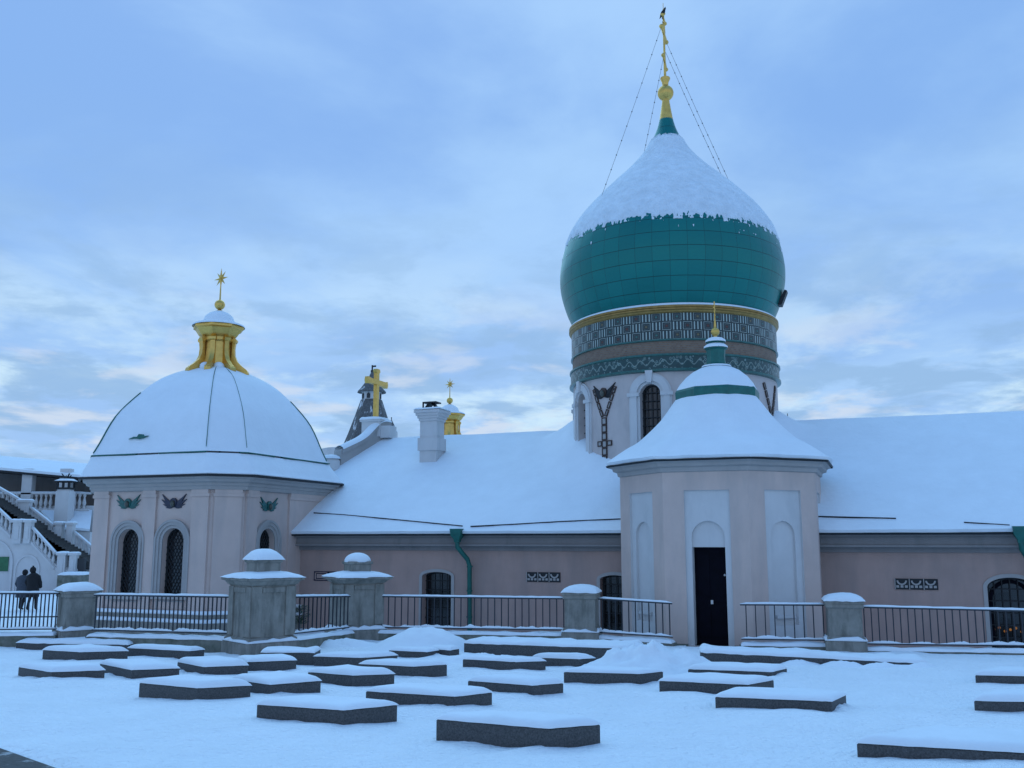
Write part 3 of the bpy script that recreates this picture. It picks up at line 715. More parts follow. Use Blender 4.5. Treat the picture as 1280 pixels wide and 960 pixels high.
# chimney on the roof
cu, cq, cp = onroof(534, 583)
CF = Plane(WF(cu, 0, 0)); wfr = (cp-WF.o).dot(NO)
cu0, cu1 = onroof(524.5, 583)[0], onroof(545, 583)[0]; cw = (cu1-cu0)
ztop = P(540, 512, cp.y).z; zb = cp.z
def cbox(m, g0, z0, z1): m.box(WF, cu0-g0, cu1+g0, z0, z1, wfr-cw*.95-g0, wfr+g0)
ch = MB(); cbox(ch, 0, zb-.7, ztop-.42); cbox(ch, .06, zb+(ztop-zb)*.28, zb+(ztop-zb)*.5)
for k, g0 in enumerate((.04, .08, .13, .18)): cbox(ch, g0, ztop-.42+.1*k, ztop-.32+.1*k+.002)
cho = ch.build('chimney', M['white'], rf)
m = MB(); cbox(m, .03, zb-.3, zb+.10); m.build('flashing', M['green'], cho)
m = MB(); A = WF(cu0-.18, ztop, wfr+.18); snow_on(m, A, U*(cw+.36), T*(cw*.95+.36), .06, E=.1, seed=4); m.build('snow_cap', M['snow'], cho, smooth=180)
m = MB(); zc = ztop+.02; um = (cu0+cu1)/2
for s in (-1, 1):
    m.quad(WF(um+s*.26, zc, wfr-.05), WF(um, zc+.30, wfr-.05), WF(um, zc+.30, wfr-.55), WF(um+s*.26, zc, wfr-.55))
m.box(WF, um-.28, um-.24, zc, zc+.25, wfr-.1, wfr-.04); m.box(WF, um+.24, um+.28, zc, zc+.28, wfr-.1, wfr-.04); m.box(WF, um-.28, um+.28, zc+.24, zc+.29, wfr-.5, wfr-.04)
m.build('cowl', M['iron'], cho)
# scroll parapet along the hip with gold cross
dAB = (pB-pA); dABh = Vector((dAB.x, dAB.y, 0)); lAB = dABh.length; dABn = dABh.normalized(); nAB = Vector((dABn.y, -dABn.x, 0))
if nAB.dot(NO) < 0: nAB = -nAB
SF = Plane(Vector((pA.x, pA.y, 0)), dABn, nAB)
sl_ = dAB.z/lAB
def sc_top(q): # height above roof line along 0..1
    return .42+.36*math.exp(-((q-.80)/.24)**2)+.30*(1-q)
m = MB(); prof = [(lAB*q, pA.z+sl_*lAB*q+sc_top(q)) for q in [i/24 for i in range(25)]]
poly = [(-.05, pA.z-.6)]+[(lAB*1.0, pA.z+sl_*lAB-.6)]+prof[::-1]+[(-.05, pA.z+.65)]
m.prism(SF, poly, -.35, .1)
poly2 = [(u, v-.02) for u, v in prof]+[(u, v-.16) for u, v in prof[::-1]]
m.prism(SF, poly2, -.4, .17)
sp = m.build('scroll_parapet', M['trim'], wing, smooth=30)
m = MB(); rings = []
for i, (u, v) in enumerate(prof): rings.append([SF(u, v-.01, .2-.62*k/8)+Z*(.16*sin(pi*k/8)**.6 if 0 < k < 8 else 0) for k in range(9)])
m.ring_loft(rings, close=False); m.build('parapet_snow', M['snow'], sp, smooth=180)
m = MB(); m.lathe(SF(-.35, pA.z-.05, -.1), [(.3, -.1), (.34, 0), (.34, .30), (.28, .40)], 20, cap0=True, cap1=True); m.build('end_post', M['white'], sp)
m = MB(); m.lathe(SF(-.35, pA.z+.35, -.1), [(.36, -.02), (.34, .06), (.2, .13), (.001, .16)], 20); m.build('post_snow', M['snow'], sp, smooth=180)
# pedestal + cross
pc = P(470, 530, pB.y-.1); px_m = pB.y/1216
m = MB(); PF = Plane(Vector((pc.x, pc.y, 0)))
m.box(PF, -.44, .38, pc.z-.55, pc.z+.06, -.30, .38); m.box(PF, -.50, .44, pc.z+.06, pc.z+.14, -.34, .44); m.box(PF, .37, .78, pc.z-.6, pc.z-.12, -.28, .3)
pd = m.build('pedestal', M['white'], wing)
m = MB(); A = PF(-.50, pc.z+.14, .44); snow_on(m, A, U*.94, T*.78, .1, E=.1, seed=9); m.build('pedestal_snow', M['snow'], pd, smooth=180)
CX = Plane(PF(-.02, 0, 0), T, -U)
m = MB(); zc0 = pc.z+.1; zc1 = P(472, 466, pB.y).z; zbar = P(471, 479, pB.y).z
m.prism(CX, [(-.09, zc0), (.09, zc0), (.09, zc1-.05), (.17, zc1+.03), (.12, zc1+.13), (-.12, zc1+.13), (-.17, zc1+.03), (-.09, zc1-.05)], -.08, .08)
m.prism(CX, [(-.78, zbar-.13), (-.6, zbar-.09), (.6, zbar-.09), (.78, zbar-.13), (.82, zbar+.0), (.78, zbar+.15), (.6, zbar+.11), (-.6, zbar+.11), (-.78, zbar+.15), (-.82, zbar)], -.09, .09)
m.build('gold_cross', M['gold'], wing)
# thin rod on the ridge right of the tower
r0 = onroof(985, 532)[2]; m = MB(); m.tube([r0, r0+Z*.42], .012, 5); m.build('lightning_rod', M['iron'], wing)

# ------------------------------------------------------------------ domed tower
YD = 34.15
axp = P(840, 413, YD); DC = Vector((axp.x, YD, 0))
A0 = atan2(-DC.y, -DC.x)
def zring(ys, rpx=130): 
    return P(840, ys, YD-(rpx/1216)**2*YD).z
def rpx(p): return p*YD/1216*.99
tower = thing('domed_tower', (DC.x, DC.y, zring(600)), 'round church tower with glazed tile bands and a huge teal onion dome capped in snow', 'tower')
RD = rpx(129.5); DF = Cyl(DC, RD, A0)
zfr = lambda y: P(840, y, YD-RD).z
zgold, zbr, zfl, zw = zfr(387), zfr(424), zfr(443), zfr(462)
zbase = zring(650)
def dang(px): 
    # angle on the drum for a column px at mid height
    best = min(range(-800, 801), key=lambda a: abs(840+1216*RD*sin(a/10*pi/180)/(YD-RD*cos(a/10*pi/180))-px)); return best/10*pi/180
aw1, aw2, ao1, ao2 = dang(810), dang(722), dang(751), dang(960)
def vdr(px, py, ang): # height on the drum front at that angle
    d = ray(px, py); Yf = YD-RD*cos(ang)*.98; return P(px, py, Yf).z
hw = 13.6*(YD-RD)/1216
vt = vdr(810, 479, aw1)
opa = (aw1*RD, hw, vt-2.7, vt-hw, hw); opb = (aw2*RD, hw, vt-2.7, vt-hw, hw); ops = [opa, opb]
for k in range(1, 6): ops.append(((aw1+pi/3*.98*k+.55)*RD, hw, vt-2.7, vt-hw, hw)) if k > 1 and k < 5 else None
m = MB(); m.wall(DF, -pi*RD, pi*RD, zbase, zw, ops, .35, du=.2, n=16); m.build('drum', M['drum'], tower, smooth=40)
for op in ops:
    mo = [(.0, .09, .03), (.09, .30, .10), (.30, .36, .06)]
    wn = window(DF, op, tower, depth=.3, nv=3, nh=9, mould=mo, trim='white')
    m = MB(); uc, a, vb, vs_, r = op
    m.prism(DF, [(uc-.07, vs_+r+.02), (uc+.07, vs_+r+.02), (uc+.12, vs_+r+.42), (uc-.12, vs_+r+.42)], .02, .17)
    m.build('keystone', M['white'], wn)
    for s in (-1, 1): m = MB(); m.box(DF, uc+s*(a+.2)-.2, uc+s*(a+.2)+.2, vs_-.06, vs_+.06, .0, .14); m.build('impost', M['white'], wn)
def uvring(ncol, z0, z1, nrow):
    def f(co, c):
        a = atan2(co.y-DC.y, co.x-DC.x)-A0; ac = atan2(c.y-DC.y, c.x-DC.x)-A0
        while a-ac > pi: a -= 2*pi
        while a-ac < -pi: a += 2*pi
        return ((a/(2*pi)+2)*ncol, (co.z-z0)/(z1-z0)*nrow)
    return f
def band(name, r0, r1, z0, z1, mt, uvf, lips=None):
    m = MB(); m.lathe(DC, [(r0, z0), (r1, z1)], 96); return m.build(name, M[mt], tower, smooth=60, uv=uvf)
band('check_tile_band', RD+.05, RD+.05, zbr, zgold, 'check', uvring(68, zbr, zgold-.08, 3))
band('brick_band', RD+.02, RD+.02, zfl, zbr, 'brick', uvring(120, zfl, zbr, 2))
band('vine_tile_band', RD+.09, RD+.09, zw, zfl, 'floral', uvring(60, zw, zfl, 1))
m = MB()
for z, r, h in ((zw-.03, .14, .07), (zfl-.03, .13, .06)): m.lathe(DC, [(RD, z-.02), (RD+r, z), (RD+r, z+h), (RD, z+h+.02)], 96)
m.lathe(DC, [(RD, zbr-.04), (RD+.08, zbr-.03), (RD+.08, zbr+.02), (RD, zbr+.03)], 96)
m.build('tile_moulding', M['ceramic_teal'], tower, smooth=40)
rg = rpx(134.5)
m = MB(); m.lathe(DC, [(RD+.04, zgold-.12), (RD+.09, zgold-.08), (rg-.03, zgold-.02), (rg, zgold+.0), (rg, zgold+.05), (rg-.02, zgold+.06), (rg, zgold+.075), (rg, zgold+.14), (rg-.05, zgold+.16), (rg-.4, zgold+.2)], 96); m.build('gilded_cornice', M['bronze'], tower, smooth=30)
m = MB(); m.lathe(DC, [(rg-.03, zgold+.155), (rg-.05, zgold+.21), (rg-.15, zgold+.25), (rg-.35, zgold+.31), (rg-.5, zgold+.35), (rg-.9, zgold+.33)], 96); m.build('cornice_snow', M['snow'], tower, smooth=180)
prof_px = [(121, 408), (126, 399.6), (131, 388), (135.6, 373), (138.4, 359), (139, 344), (137.4, 330), (134, 315), (128.6, 300), (120.5, 286), (109.5, 271), (96, 257), (80.5, 242), (64, 227.5), (47.5, 213), (33, 198), (22.6, 184), (15, 169), (11, 159.5), (8.4, 150)]
dp = []
for r, y in prof_px:
    xx = P(840, y, YD-(r/1216)**2*YD); rm = r*(YD/1216)*.985*(1+ (xx.z-EYE)/YD*.16*0); dp.append((rm, xx.z))
# depth along the view axis grows with height for a pitched camera
def corr(z): return (YD*cos(PITCH)+(z-EYE)*sin(PITCH))/1200
dp = [(r*corr(z)*sqrt(1-min(.02, (r/1200)**2)), z) for (r, y), (_, z) in zip(prof_px, dp)]
# resample smoothly
def catmull(pts, k=4):
    o = []
    for i in range(len(pts)-1):
        p0, p1, p2, p3 = pts[max(i-1, 0)], pts[i], pts[i+1], pts[min(i+2, len(pts)-1)]
        for j in range(k):
            t = j/k; o.append(tuple(.5*((2*b)+(-a+c_)*t+(2*a-5*b+4*c_-d_)*t*t+(-a+3*b-3*c_+d_)*t**3) for a, b, c_, d_ in zip(p0, p1, p2, p3)))
    return o+[pts[-1]]
dps = catmull(dp, 3)
arc = [0]
for (r0, z0), (r1, z1) in zip(dps, dps[1:]): arc.append(arc[-1]+sqrt((r1-r0)**2+(z1-z0)**2))
def r_at(s):
    for i in range(len(arc)-1):
        if arc[i+1] >= s: f = (s-arc[i])/(arc[i+1]-arc[i]); return tuple(dps[i][k]+(dps[i+1][k]-dps[i][k])*f for k in (0, 1))
    return dps[-1]
def z2arc(z):
    for i in range(len(arc)-1):
        if dps[i+1][1] >= z: return arc[i]+(arc[i+1]-arc[i])*(z-dps[i][1])/(dps[i+1][1]-dps[i][1])
    return arc[-1]
uf = uvring(44, 0, 1, 1)
def uvdome(co, c): return (uf(co, c)[0], z2arc(co.z)/.50)
m = MB(); m.lathe(DC, dps, 128); dome = m.build('onion_dome', M['dome'], tower, smooth=180, uv=uvdome)
# snow shell with ragged lower edge
s0 = z2arc(zring(311)); s1 = z2arc(zring(167)); m = MB(); rings = []; NS, NA = 90, 640
for i in range(NS+1):
    ring = []
    for k in range(NA):
        a = 2*pi*k/NA; ca, sa = cos(a), sin(a)
        lo = s0+.10*fbm(ca*4, sa*4, 1, 4)-.10*max(0, cos(a-A0-1.2))
        s = lo+(s1+.12*fbm(ca*5, sa*5, 8)-lo)*(i/NS)**1.35; r, z = r_at(s); d_ = s-lo; e_ = max(0, s1-s)
        base_ = .075*min(1, max(0, (d_-.12))/.55)**.7 if d_ > .12 else -.015
        pat = fbm(ca*13, sa*13, s*1.3, 4)*.28+fbm(ca*38, sa*38, s*3.2, 3)*.55+fbm(ca*80, sa*80, s*6, 2)*.3
        th = base_+pat*(.05*max(0, 1-d_/.9)+.085*max(0, 1-d_/.4))-.004+.008*fbm(ca*9, sa*9, s*5, 3)
        if e_ < .15: th = min(th, .06*e_/.15+.05*pat)
        if i == 0 or i == NS: th = -.03
        r += th; ring.append(DC+Vector((r*ca, r*sa, z)))
    rings.append(ring)
m.ring_loft(rings); m.build('dome_snow', M['domesnow'], dome, smooth=180)
# clinging flecks of snow just below the edge
m = MB()
for k in range(26):
    a = A0+random.uniform(-1.5, 1.5)+.0; 
    if random.random() < .5: a = A0+random.uniform(.3, 1.5)
    s = s0-random.uniform(.0, .5)**1.2; h = random.uniform(.02, .22)*random.random(); w_ = random.uniform(.005, .03)/RD
    r, z = r_at(s); r2, z2 = r_at(s-h)
    m.add([DC+Vector(((rr+o)*cos(a+b), (rr+o)*sin(a+b), zz)) for rr, zz, b, o in ((r, z, -w_, .01), (r, z, w_, .01), (r2, z2, w_*.4, .01), (r2, z2, -w_*.4, .01), ((r+r2)/2, (z+z2)/2, 0, .035))], [(0, 1, 4), (1, 2, 4), (2, 3, 4), (3, 0, 4)])
tag(m.build('snow_flecks', M['snow'], dome, smooth=180), kind='stuff')
# box on the right flank of the dome
ah = dang(965)+.12; hr, hz = r_at(z2arc(zring(380))); hp = DC+Vector((hr*cos(A0+1.38), hr*sin(A0+1.38), hz))
hd = Vector((cos(A0+1.38), sin(A0+1.38), 0)); m = MB(); HP = Plane(hp-Z*hz, Vector((-hd.y, hd.x, 0)), hd)
m.prism(Plane(hp-Z*hz, hd, Vector((-hd.y, hd.x, 0))), [(-.15, hz-.30), (.02, hz-.32), (.22, hz+.18), (.14, hz+.22)], -.2, .2); m.build('hatch', M['iron'], tower)
# finial, cone, ball, cross
top = P(829.5, 152, YD); kx = YD/1216; 
def zx(y): return P(829, y, YD).z
def rr(p, y): return p*corr(zx(y))
TC = Vector((DC.x, DC.y, 0))
m = MB(); m.lathe(TC, [(rr(9, 153)+.01, zx(154)), (rr(8.2, 150), zx(149)), (rr(6.3, 140), zx(138)), (rr(4.6, 127), zx(127)), (rr(4.4, 125), zx(125))], 24)
m.lathe(TC, [(rr(4.3, 125), zx(127))]+[(max(rr(10, 117)*sin(pi*i/14), rr(3.8, 110)), zx(116.5)-rr(10, 117)*cos(pi*i/14)) for i in range(1, 14)]+[(rr(3.8, 107), zx(106.5)), (rr(4.2, 102), zx(103)), (rr(6.2, 98), zx(99)), (rr(6.0, 97), zx(97.5)), (.01, zx(97.5))], 24)
fin_ = m.build('gilded_finial', M['gold'], tower, smooth=50)
cd = Vector((-.30, -.95, 0)).normalized(); CP = Plane(TC, -cd, Vector((cd.y, -cd.x, 0)).normalized())
def zcr(y): return zx(y)
m = MB(); t_ = .035
m.tube([TC+Z*zcr(99), TC+Z*zcr(12)], .05, 8, .03); m.tube([TC+Z*zcr(12), TC+Z*zcr(4)], .012, 5)
def cb(u0, v0, u1, v1, th=.05): 
    m.tube([CP(u0, v0), CP(u1, v1)], th, 6); m.ball(CP(u0, v0), th*1.8, 8, 6); m.ball(CP(u1, v1), th*1.8, 8, 6)
cb(-.62, zcr(43), .62, zcr(43)); cb(-.34, zcr(24), .34, zcr(24), .045); cb(-.35, zcr(78)+.12, .35, zcr(78)-.12, .045)
m.tube([CP(.28*cos(a), zcr(36)+.28*sin(a)) for a in [i*pi/5 for i in range(11)]], .022, 6)
m.ball(TC+Z*zcr(17), .08, 8, 6)
m.build('cross', M['gold'], tower, smooth=50)
for k, (uu, vv, px, py) in enumerate(((-.6, 43, 744, 262), (-.34, 78, 787, 214), (.6, 43, 908, 237), (.34, 60, 900, 229))):
    # anchor each stay on the dome surface
    rr_ = None; yy = py
    zt = P(px, py, YD).z; r, z = r_at(z2arc(P(px, py, YD-.3).z)); dx = (px-829)/1216*YD; ang = asin(max(-.98, min(.98, dx/r))); 
    end = DC+Vector((r*cos(A0+ang), r*sin(A0+ang), z)) if k != 1 else DC+Vector((r*cos(A0-ang+pi), r*sin(A0-ang+pi), z))
    st = CP(uu, zcr(vv)); m = MB(); pts = [st+(end-st)*(i/12)-Z*.05*sin(pi*i/12) for i in range(13)]; m.tube(pts, .007, 5)
    so_ = m.build('stay_cable', M['cable'], tower)
    m = MB()
    for i in range(1, 12): m.ball(pts[i], .026, 6, 4)
    m.build('clamps', M['cable'], so_)
# ceramic cross-and-branch ornaments on the drum
def ornament(ang, px, full=True):
    uc = ang*RD; o = MB(); inn = MB(); k = (YD-RD*cos(ang))/1216
    def cell(u, v, w_, h, rot=0):
        c, s = cos(rot), sin(rot)
        def q(a, b): return (uc+u+a*c-b*s, v+a*s+b*c)
        def bx(a0, b0, a1, b1, mb, w0, w1): mb.prism(DF, [q(a0, b0), q(a1, b0), q(a1, b1), q(a0, b1)], w0, w1)
        t = .035
        for a0, b0, a1, b1 in ((-w_, -h, w_, -h+t), (-w_, h-t, w_, h), (-w_, -h+t, -w_+t, h-t), (w_-t, -h+t, w_, h-t)): bx(a0, b0, a1, b1, o, .0, .045)
        bx(-w_+t, -h+t, w_-t, h-t, inn, .0, .03)
    v0 = vdr(px, 578, ang); vtop_ = vdr(px, 520, ang); n = 6; h = (vtop_-v0)/n/2
    for i in range(n): cell(0, v0+h*(2*i+1), .11, h*.97)
    vc = vdr(px, 553, ang)
    for s in (-1, 1): cell(s*.22, vc, .10, .09)
    for s in (-1, 1):
        for i in range(4): cell(s*(.12+.11*i), vtop_+.14+.25*i, .06, .12, -s*.42)
    t_ = bpy.data.objects.new('tile_ornament', None); 
    oo = o.build('tile_ornament', M['ceramic_brown'], tower); inn.build('tile_inlay', M['trim'], oo)
    return oo, vtop_
o1, vt1 = ornament(ao1, 751); angel(DF, ao1*RD, vt1+.78, .56, o1, 'iron', 'ceramic_brown')
o2, vt2 = ornament(ao2, 960)

# crow on the cross
cp_ = CP(.36, zcr(24)+.10)
crow = thing('crow', CP(-.34, zcr(31)+.05), 'black crow perched near the top of the tall gilded cross', 'bird')
bc = CP(-.34, zcr(30)+.02); bd = Vector((.45, .0, .89))
m = MB(); rings = []
for q, r in ((-.30, .012), (-.22, .03), (-.10, .06), (.0, .095), (.1, .105), (.2, .085), (.27, .055), (.32, .06), (.38, .05), (.42, .02), (.47, .008)):
    q = q*.72; r = r*.8; c_ = bc+Z*.20+bd*q+(Vector((-.12*(q-.2), 0, 0)) if q > .2 else Vector()); rings.append([c_+Vector((r*cos(a)*.9, r*sin(a), r*.25*cos(a+2))) for a in [2*pi*i/10 for i in range(10)]])
m.ring_loft(rings, True, True); m.build('body', M['black'], crow, smooth=180)
m = MB(); m.tube([bc+Z*.15, bc], .012, 5); m.tube([bc+Z*.15+Vector((.04, 0, 0)), bc+Vector((.04, 0, 0))], .012, 5); m.build('leg', M['black'], crow)

# ------------------------------------------------------------------ entrance chapel (octagonal)
porch = thing('entrance_chapel', (PORCH_C.x, PORCH_C.y, YARD), 'pink octagonal entrance chapel with bell-shaped snowy roof and tall dark doorway', 'chapel')
aN = atan2(NO.y, NO.x); RB = 2.95
def octc(R, k, z=0): a = aN+(k-.5)*pi/4; return PORCH_C+Vector((R*cos(a), R*sin(a), z))
def face_fr(k):
    a, b = octc(RB, k), octc(RB, k+1); u = (b-a).normalized(); n = Vector((u.y, -u.x, 0)); return Plane((a+b)/2, u, n), (b-a).length/2
walls, whitep, plin = MB(), MB(), MB(); z1 = PORCH_Z-.12; zd0 = -.57
ff, hwf = face_fr(0)
v_pan = ff.uv(883, 612.5)[1]; v_arch = ff.uv(884, 651)[1]; v_door = ff.uv(886, 684)[1]; zd0 = ff.uv(889, 808)[1]
ud0, ud1 = ff.uv(866, 740)[0], ff.uv(908, 740)[0]; up0, up1 = ff.uv(854, 640)[0], ff.uv(911, 640)[0]
print('porch', v_pan, v_arch, v_door, zd0, ud0, ud1, up0, up1, hwf)
udc = (ud0+ud1)/2; dhw = (ud1-ud0)/2; D_ = .06
for k in range(8):
    f, h = face_fr(k); pw = (up1-up0)/2; c = udc if k == 0 else 0.0
    pb = zd0 if k == 0 else -.35
    # wall pieces around the sunken white panel
    walls.wall(f, -h, c-pw, YARD-.4, z1); walls.wall(f, c+pw, h, YARD-.4, z1); walls.wall(f, c-pw, c+pw, v_pan, z1)
    if pb > YARD-.4: walls.wall(f, c-pw, c+pw, YARD-.4, pb)
    for u_ in (c-pw, c+pw): whitep.quad(f(u_, pb), f(u_, v_pan), f(u_, v_pan, -D_), f(u_, pb, -D_))
    whitep.quad(f(c-pw, v_pan), f(c+pw, v_pan), f(c+pw, v_pan, -D_), f(c-pw, v_pan, -D_)); whitep.quad(f(c-pw, pb), f(c+pw, pb), f(c+pw, pb, -D_), f(c-pw, pb, -D_))
    f2 = Plane(f(0, 0, -D_), f.u, f.n); aa = dhw if k == 0 else .40
    whitep.wall(f2, c-pw, c+pw, pb, v_pan, [(c, aa, pb if k == 0 else .0, v_arch-aa, aa)], .07 if k else .09)
    if k == 0:
        f3 = Plane(f(0, 0, -D_-.09), f.u, f.n); n_ = 16
        whitep.archfill(f3, c, aa, v_door, v_arch-aa, aa, 0)
        whitep.quad(f3(c-aa, v_door), f3(c+aa, v_door), f3(c+aa, v_door, -.25), f3(c-aa, v_door, -.25))
        for s in (-1, 1): whitep.quad(f3(c+s*aa, pb), f3(c+s*aa, v_door), f3(c+s*aa, v_door, -.25), f3(c+s*aa, pb, -.25))
    else:
        whitep.archfill(f2, c, aa, .0, v_arch-aa, aa, -.07); whitep.box(f2, c-aa*.75, c+aa*.75, .18, .26, -.07, .02)
walls.build('wall', M['pink'], porch); whitep.build('niche_panel', M['white'], porch)
m = MB(); f3 = Plane(ff(0, 0, -D_-.32), ff.u, ff.n); m.box(f3, udc-dhw, udc+dhw, zd0, v_door, -.05, 0)
for (a, b, c_, d_) in ((-.85, -.1, .08, .42), (.1, .85, .08, .42), (-.85, -.1, .5, .92), (.1, .85, .5, .92)):
    m.box(f3, udc+a*dhw, udc+b*dhw, zd0+(v_door-zd0)*c_, zd0+(v_door-zd0)*d_, -.01, .02)
do_ = m.build('door', M['doorwood'], porch)
m = MB(); m.ball(f3(udc+dhw*.82, zd0+1.9*.95, .03), .03, 8, 6); m.box(f3, udc-.03, udc+.03, zd0+1.05, zd0+1.15, .0, .05); m.build('handle', M['white'], do_)
# plinth stone step
m = MB(); m.box(ff, -hwf-.1, udc-(up1-up0)/2, YARD-.5, zd0+.04, -.1, .10); m.box(ff, udc+(up1-up0)/2, hwf+.1, YARD-.5, zd0+.04, -.1, .10)
m.box(ff, udc-.75, udc+.75, YARD-.5, zd0-.02, -.4, .5); m.build('door_step', M['plinth'], porch)
def octring(R, z): return [octc(R, k, z) for k in range(8)]
m = MB(); cs_ = 1/cos(pi/8)
m.ring_loft([octring(RB+.0, z1-.22), octring(RB+.06, z1-.20), octring(RB+.08, z1-.10), octring(RB+.2, z1-.06), octring(RB+.22, z1+.02), octring(RB+.33, z1+.06), octring(RB+.36, z1+.13), octring(2.2, z1+.13)]); m.build('cornice', M['trim'], porch)
KP = 3.34/142
def zp(y): return P(896, y, PORCH_C.y).z
rp = catmull([(142*KP, PORCH_Z), (118*KP, zp(566)), (100*KP, zp(556)), (77*KP, zp(535)), (66*KP, zp(522)), (57*KP, zp(510)), (50*KP, zp(501)), (48*KP, zp(498))], 3)
m = MB(); m.ring_loft([octring(3.34, PORCH_Z-.06), octring(3.36, PORCH_Z-.01), octring(3.2, PORCH_Z-.06+.04)]); pr_f = m.build('eave_flashing', M['iron'], porch)
m = MB(); rings = []
def roundoct(R, z, seed=0, rnd=.0, nn=12):
    out = []
    for k in range(8):
        a, b = octc(R, k, z), octc(R, k+1, z)
        for j in range(nn):
            p = a+(b-a)*(j/nn); q = p-PORCH_C; rr0 = sqrt(q.x**2+q.y**2); tgt = R*(1-rnd)+rr0*rnd if False else rr0
            f = 1+rnd*(R*.97/rr0-1)
            out.append(Vector((PORCH_C.x+q.x*f, PORCH_C.y+q.y*f, z+.015*fbm(p.x*2, p.y*2, z))))
    return out
m.ring_loft([roundoct(3.33, PORCH_Z-.0)]+[roundoct(r+.03, z+.08, rnd=.25) for r, z in rp]); pr = m.build('roof', M['snow'], porch, smooth=30)
m = MB(); zr0, zr1 = zp(505), zp(489.5)
m.ring_loft([octring(48*KP, zr0-.05), octring(49*KP, zr0), octring(53*KP, zr0+.03), octring(53.5*KP, zr1-.05), octring(52*KP, zr1+.02), octring(40*KP, zr1+.05)]); m.build('green_rim', M['green'], porch)
m = MB(); m.ring_loft([roundoct(r*KP, zp(y), rnd=q_) for r, y, q_ in ((52.2, 489.4, 0), (51.2, 487, .1), (47.5, 481, .35), (40, 472.5, .6), (31, 465.5, .8), (22, 461, 1), (15, 459, 1))]); m.build('cupola_snow', M['snow'], porch, smooth=60)
m = MB(); PC = PORCH_C; m.lathe(PC, [(18*KP, zp(462)), (18*KP, zp(459)), (12.5*KP, zp(455)), (11.5*KP, zp(447)), (12.5*KP, zp(438)), (15*KP, zp(436.5)), (15*KP, zp(434.5)), (11*KP, zp(433)), (11*KP, zp(429)), (12.5*KP, zp(428.5)), (12.5*KP, zp(427.5)), (3*KP, zp(423))], 8, rot=aN+pi/8); m.build('neck', M['green'], porch)
m = MB(); m.lathe(PC, [(15*KP, zp(435.5)), (15*KP, zp(433.5)), (12*KP, zp(431)), (10*KP, zp(430))], 24); m.build('neck_snow', M['snow'], porch, smooth=180); m = MB(); m.lathe(PC, [(13*KP, zp(428)), (12.5*KP, zp(425.5)), (9*KP, zp(423)), (3*KP, zp(421.5))], 24); m.build('top_snow', M['snow'], porch, smooth=180); m = MB(); m.lathe(PC, [(19*KP, zp(459.5)), (18*KP, zp(457.5)), (13*KP, zp(456.5))], 24)
m.build('neck_snow', M['snow'], porch, smooth=180)
m = MB(); m.lathe(PC, [(2*KP, zp(424)), (2.5*KP, zp(421))]+[(max(.02, 5.5*KP*sin(pi*i/10)), zp(415)-5.5*KP*cos(pi*i/10)) for i in range(1, 10)]+[(1.6*KP, zp(408)), (.8*KP, zp(398)), (.5*KP, zp(392))], 20); pf_ = m.build('gilded_finial', M['gold'], porch, smooth=180)
m = MB(); CP2 = Plane(PC, T, -U); m.tube([PC+Z*zp(400), PC+Z*zp(377)], .018, 6)
for y_, l in ((386, .2), (381.5, .1)): m.tube([CP2(-l, zp(y_)), CP2(l, zp(y_))], .016, 6)
m.tube([CP2(-.11, zp(392)+.04), CP2(.11, zp(392)-.04)], .015, 6); m.build('cross', M['gold'], porch)

# ------------------------------------------------------------------ corner chapel (square, chamfered, cloister dome)
F1 = Vector((-9.33, 30, 0)); WFc = 4.66; CH = 1.0; FD = 4.87
diag = (U+T).normalized(); F0 = F1-U*WFc; F2 = F1+diag*CH; F3 = F2+T*FD; F4 = F3+(T-U).normalized()*CH; F5 = F4-U*WFc; F6 = F5-diag*CH; F7 = F6-T*FD
poly8 = [F0, F1, F2, F3, F4, F5, F6, F7]; CC = sum(poly8, Vector())/8
CZ = 4.2
chap = thing('corner_chapel', (CC.x, CC.y, YARD), 'pink corner chapel with a broad snow-covered dome and gilded lantern on top', 'chapel')
fA = Plane(F0, U, NO); fB = Plane(F1, diag, Vector((diag.y, -diag.x, 0))); fC = Plane(F2, T, U)
fD = Plane(F7, (F0-F7).normalized(), Vector(((F0-F7).normalized().y, -(F0-F7).normalized().x, 0)))
z1 = CZ-.1
def cop(f, xl, xr, yt, yb=744, sc=1):
    u0, u1 = f.uv(xl, 700)[0], f.uv(xr, 700)[0]; uc = (u0+u1)/2; a = abs(u1-u0)/2; v = f.uv((xl+xr)/2, yt)[1]; vb = f.uv((xl+xr)/2, yb)[1]; return (uc, a, vb, v-a, a)
oA1, oA2 = cop(fA, 147, 172.5, 661), cop(fA, 202, 229, 660); oC1 = cop(fC, 323, 342, 662)
oC1 = (oC1[0], oA2[1], oA2[2], oA2[3], oA2[4])
print('chapel openings', oA1, oA2, oC1)
m = MB(); m.wall(fA, 0, WFc, YARD-.5, z1, [oA1, oA2], .3); m.wall(fB, 0, CH, YARD-.5, z1); m.wall(fC, 0, FD, YARD-.5, z1, [oC1], .3); m.wall(fD, 0, CH*1.0, YARD-.5, z1)
m.wall(Plane(F6, (F7-F6).normalized(), Vector((-1, 0, 0))), 0, FD, YARD-.5, z1); m.quad(F3, F4, F4+Z*z1, F3+Z*z1)
m.build('wall', M['pink'], chap)
m = MB()
def pil(f, x0, x1, w=.07, us=None):
    u0, u1 = (f.uv(x0, 690)[0], f.uv(x1, 690)[0]) if us is None else us
    m.box(f, u0, u1, YARD-.5, z1-.46, -.01, w); m.box(f, u0-.04, u1+.04, z1-.56, z1-.46, -.01, w+.04); m.box(f, u0-.0, u1+.0, z1-.458, z1, -.01, w+.04)
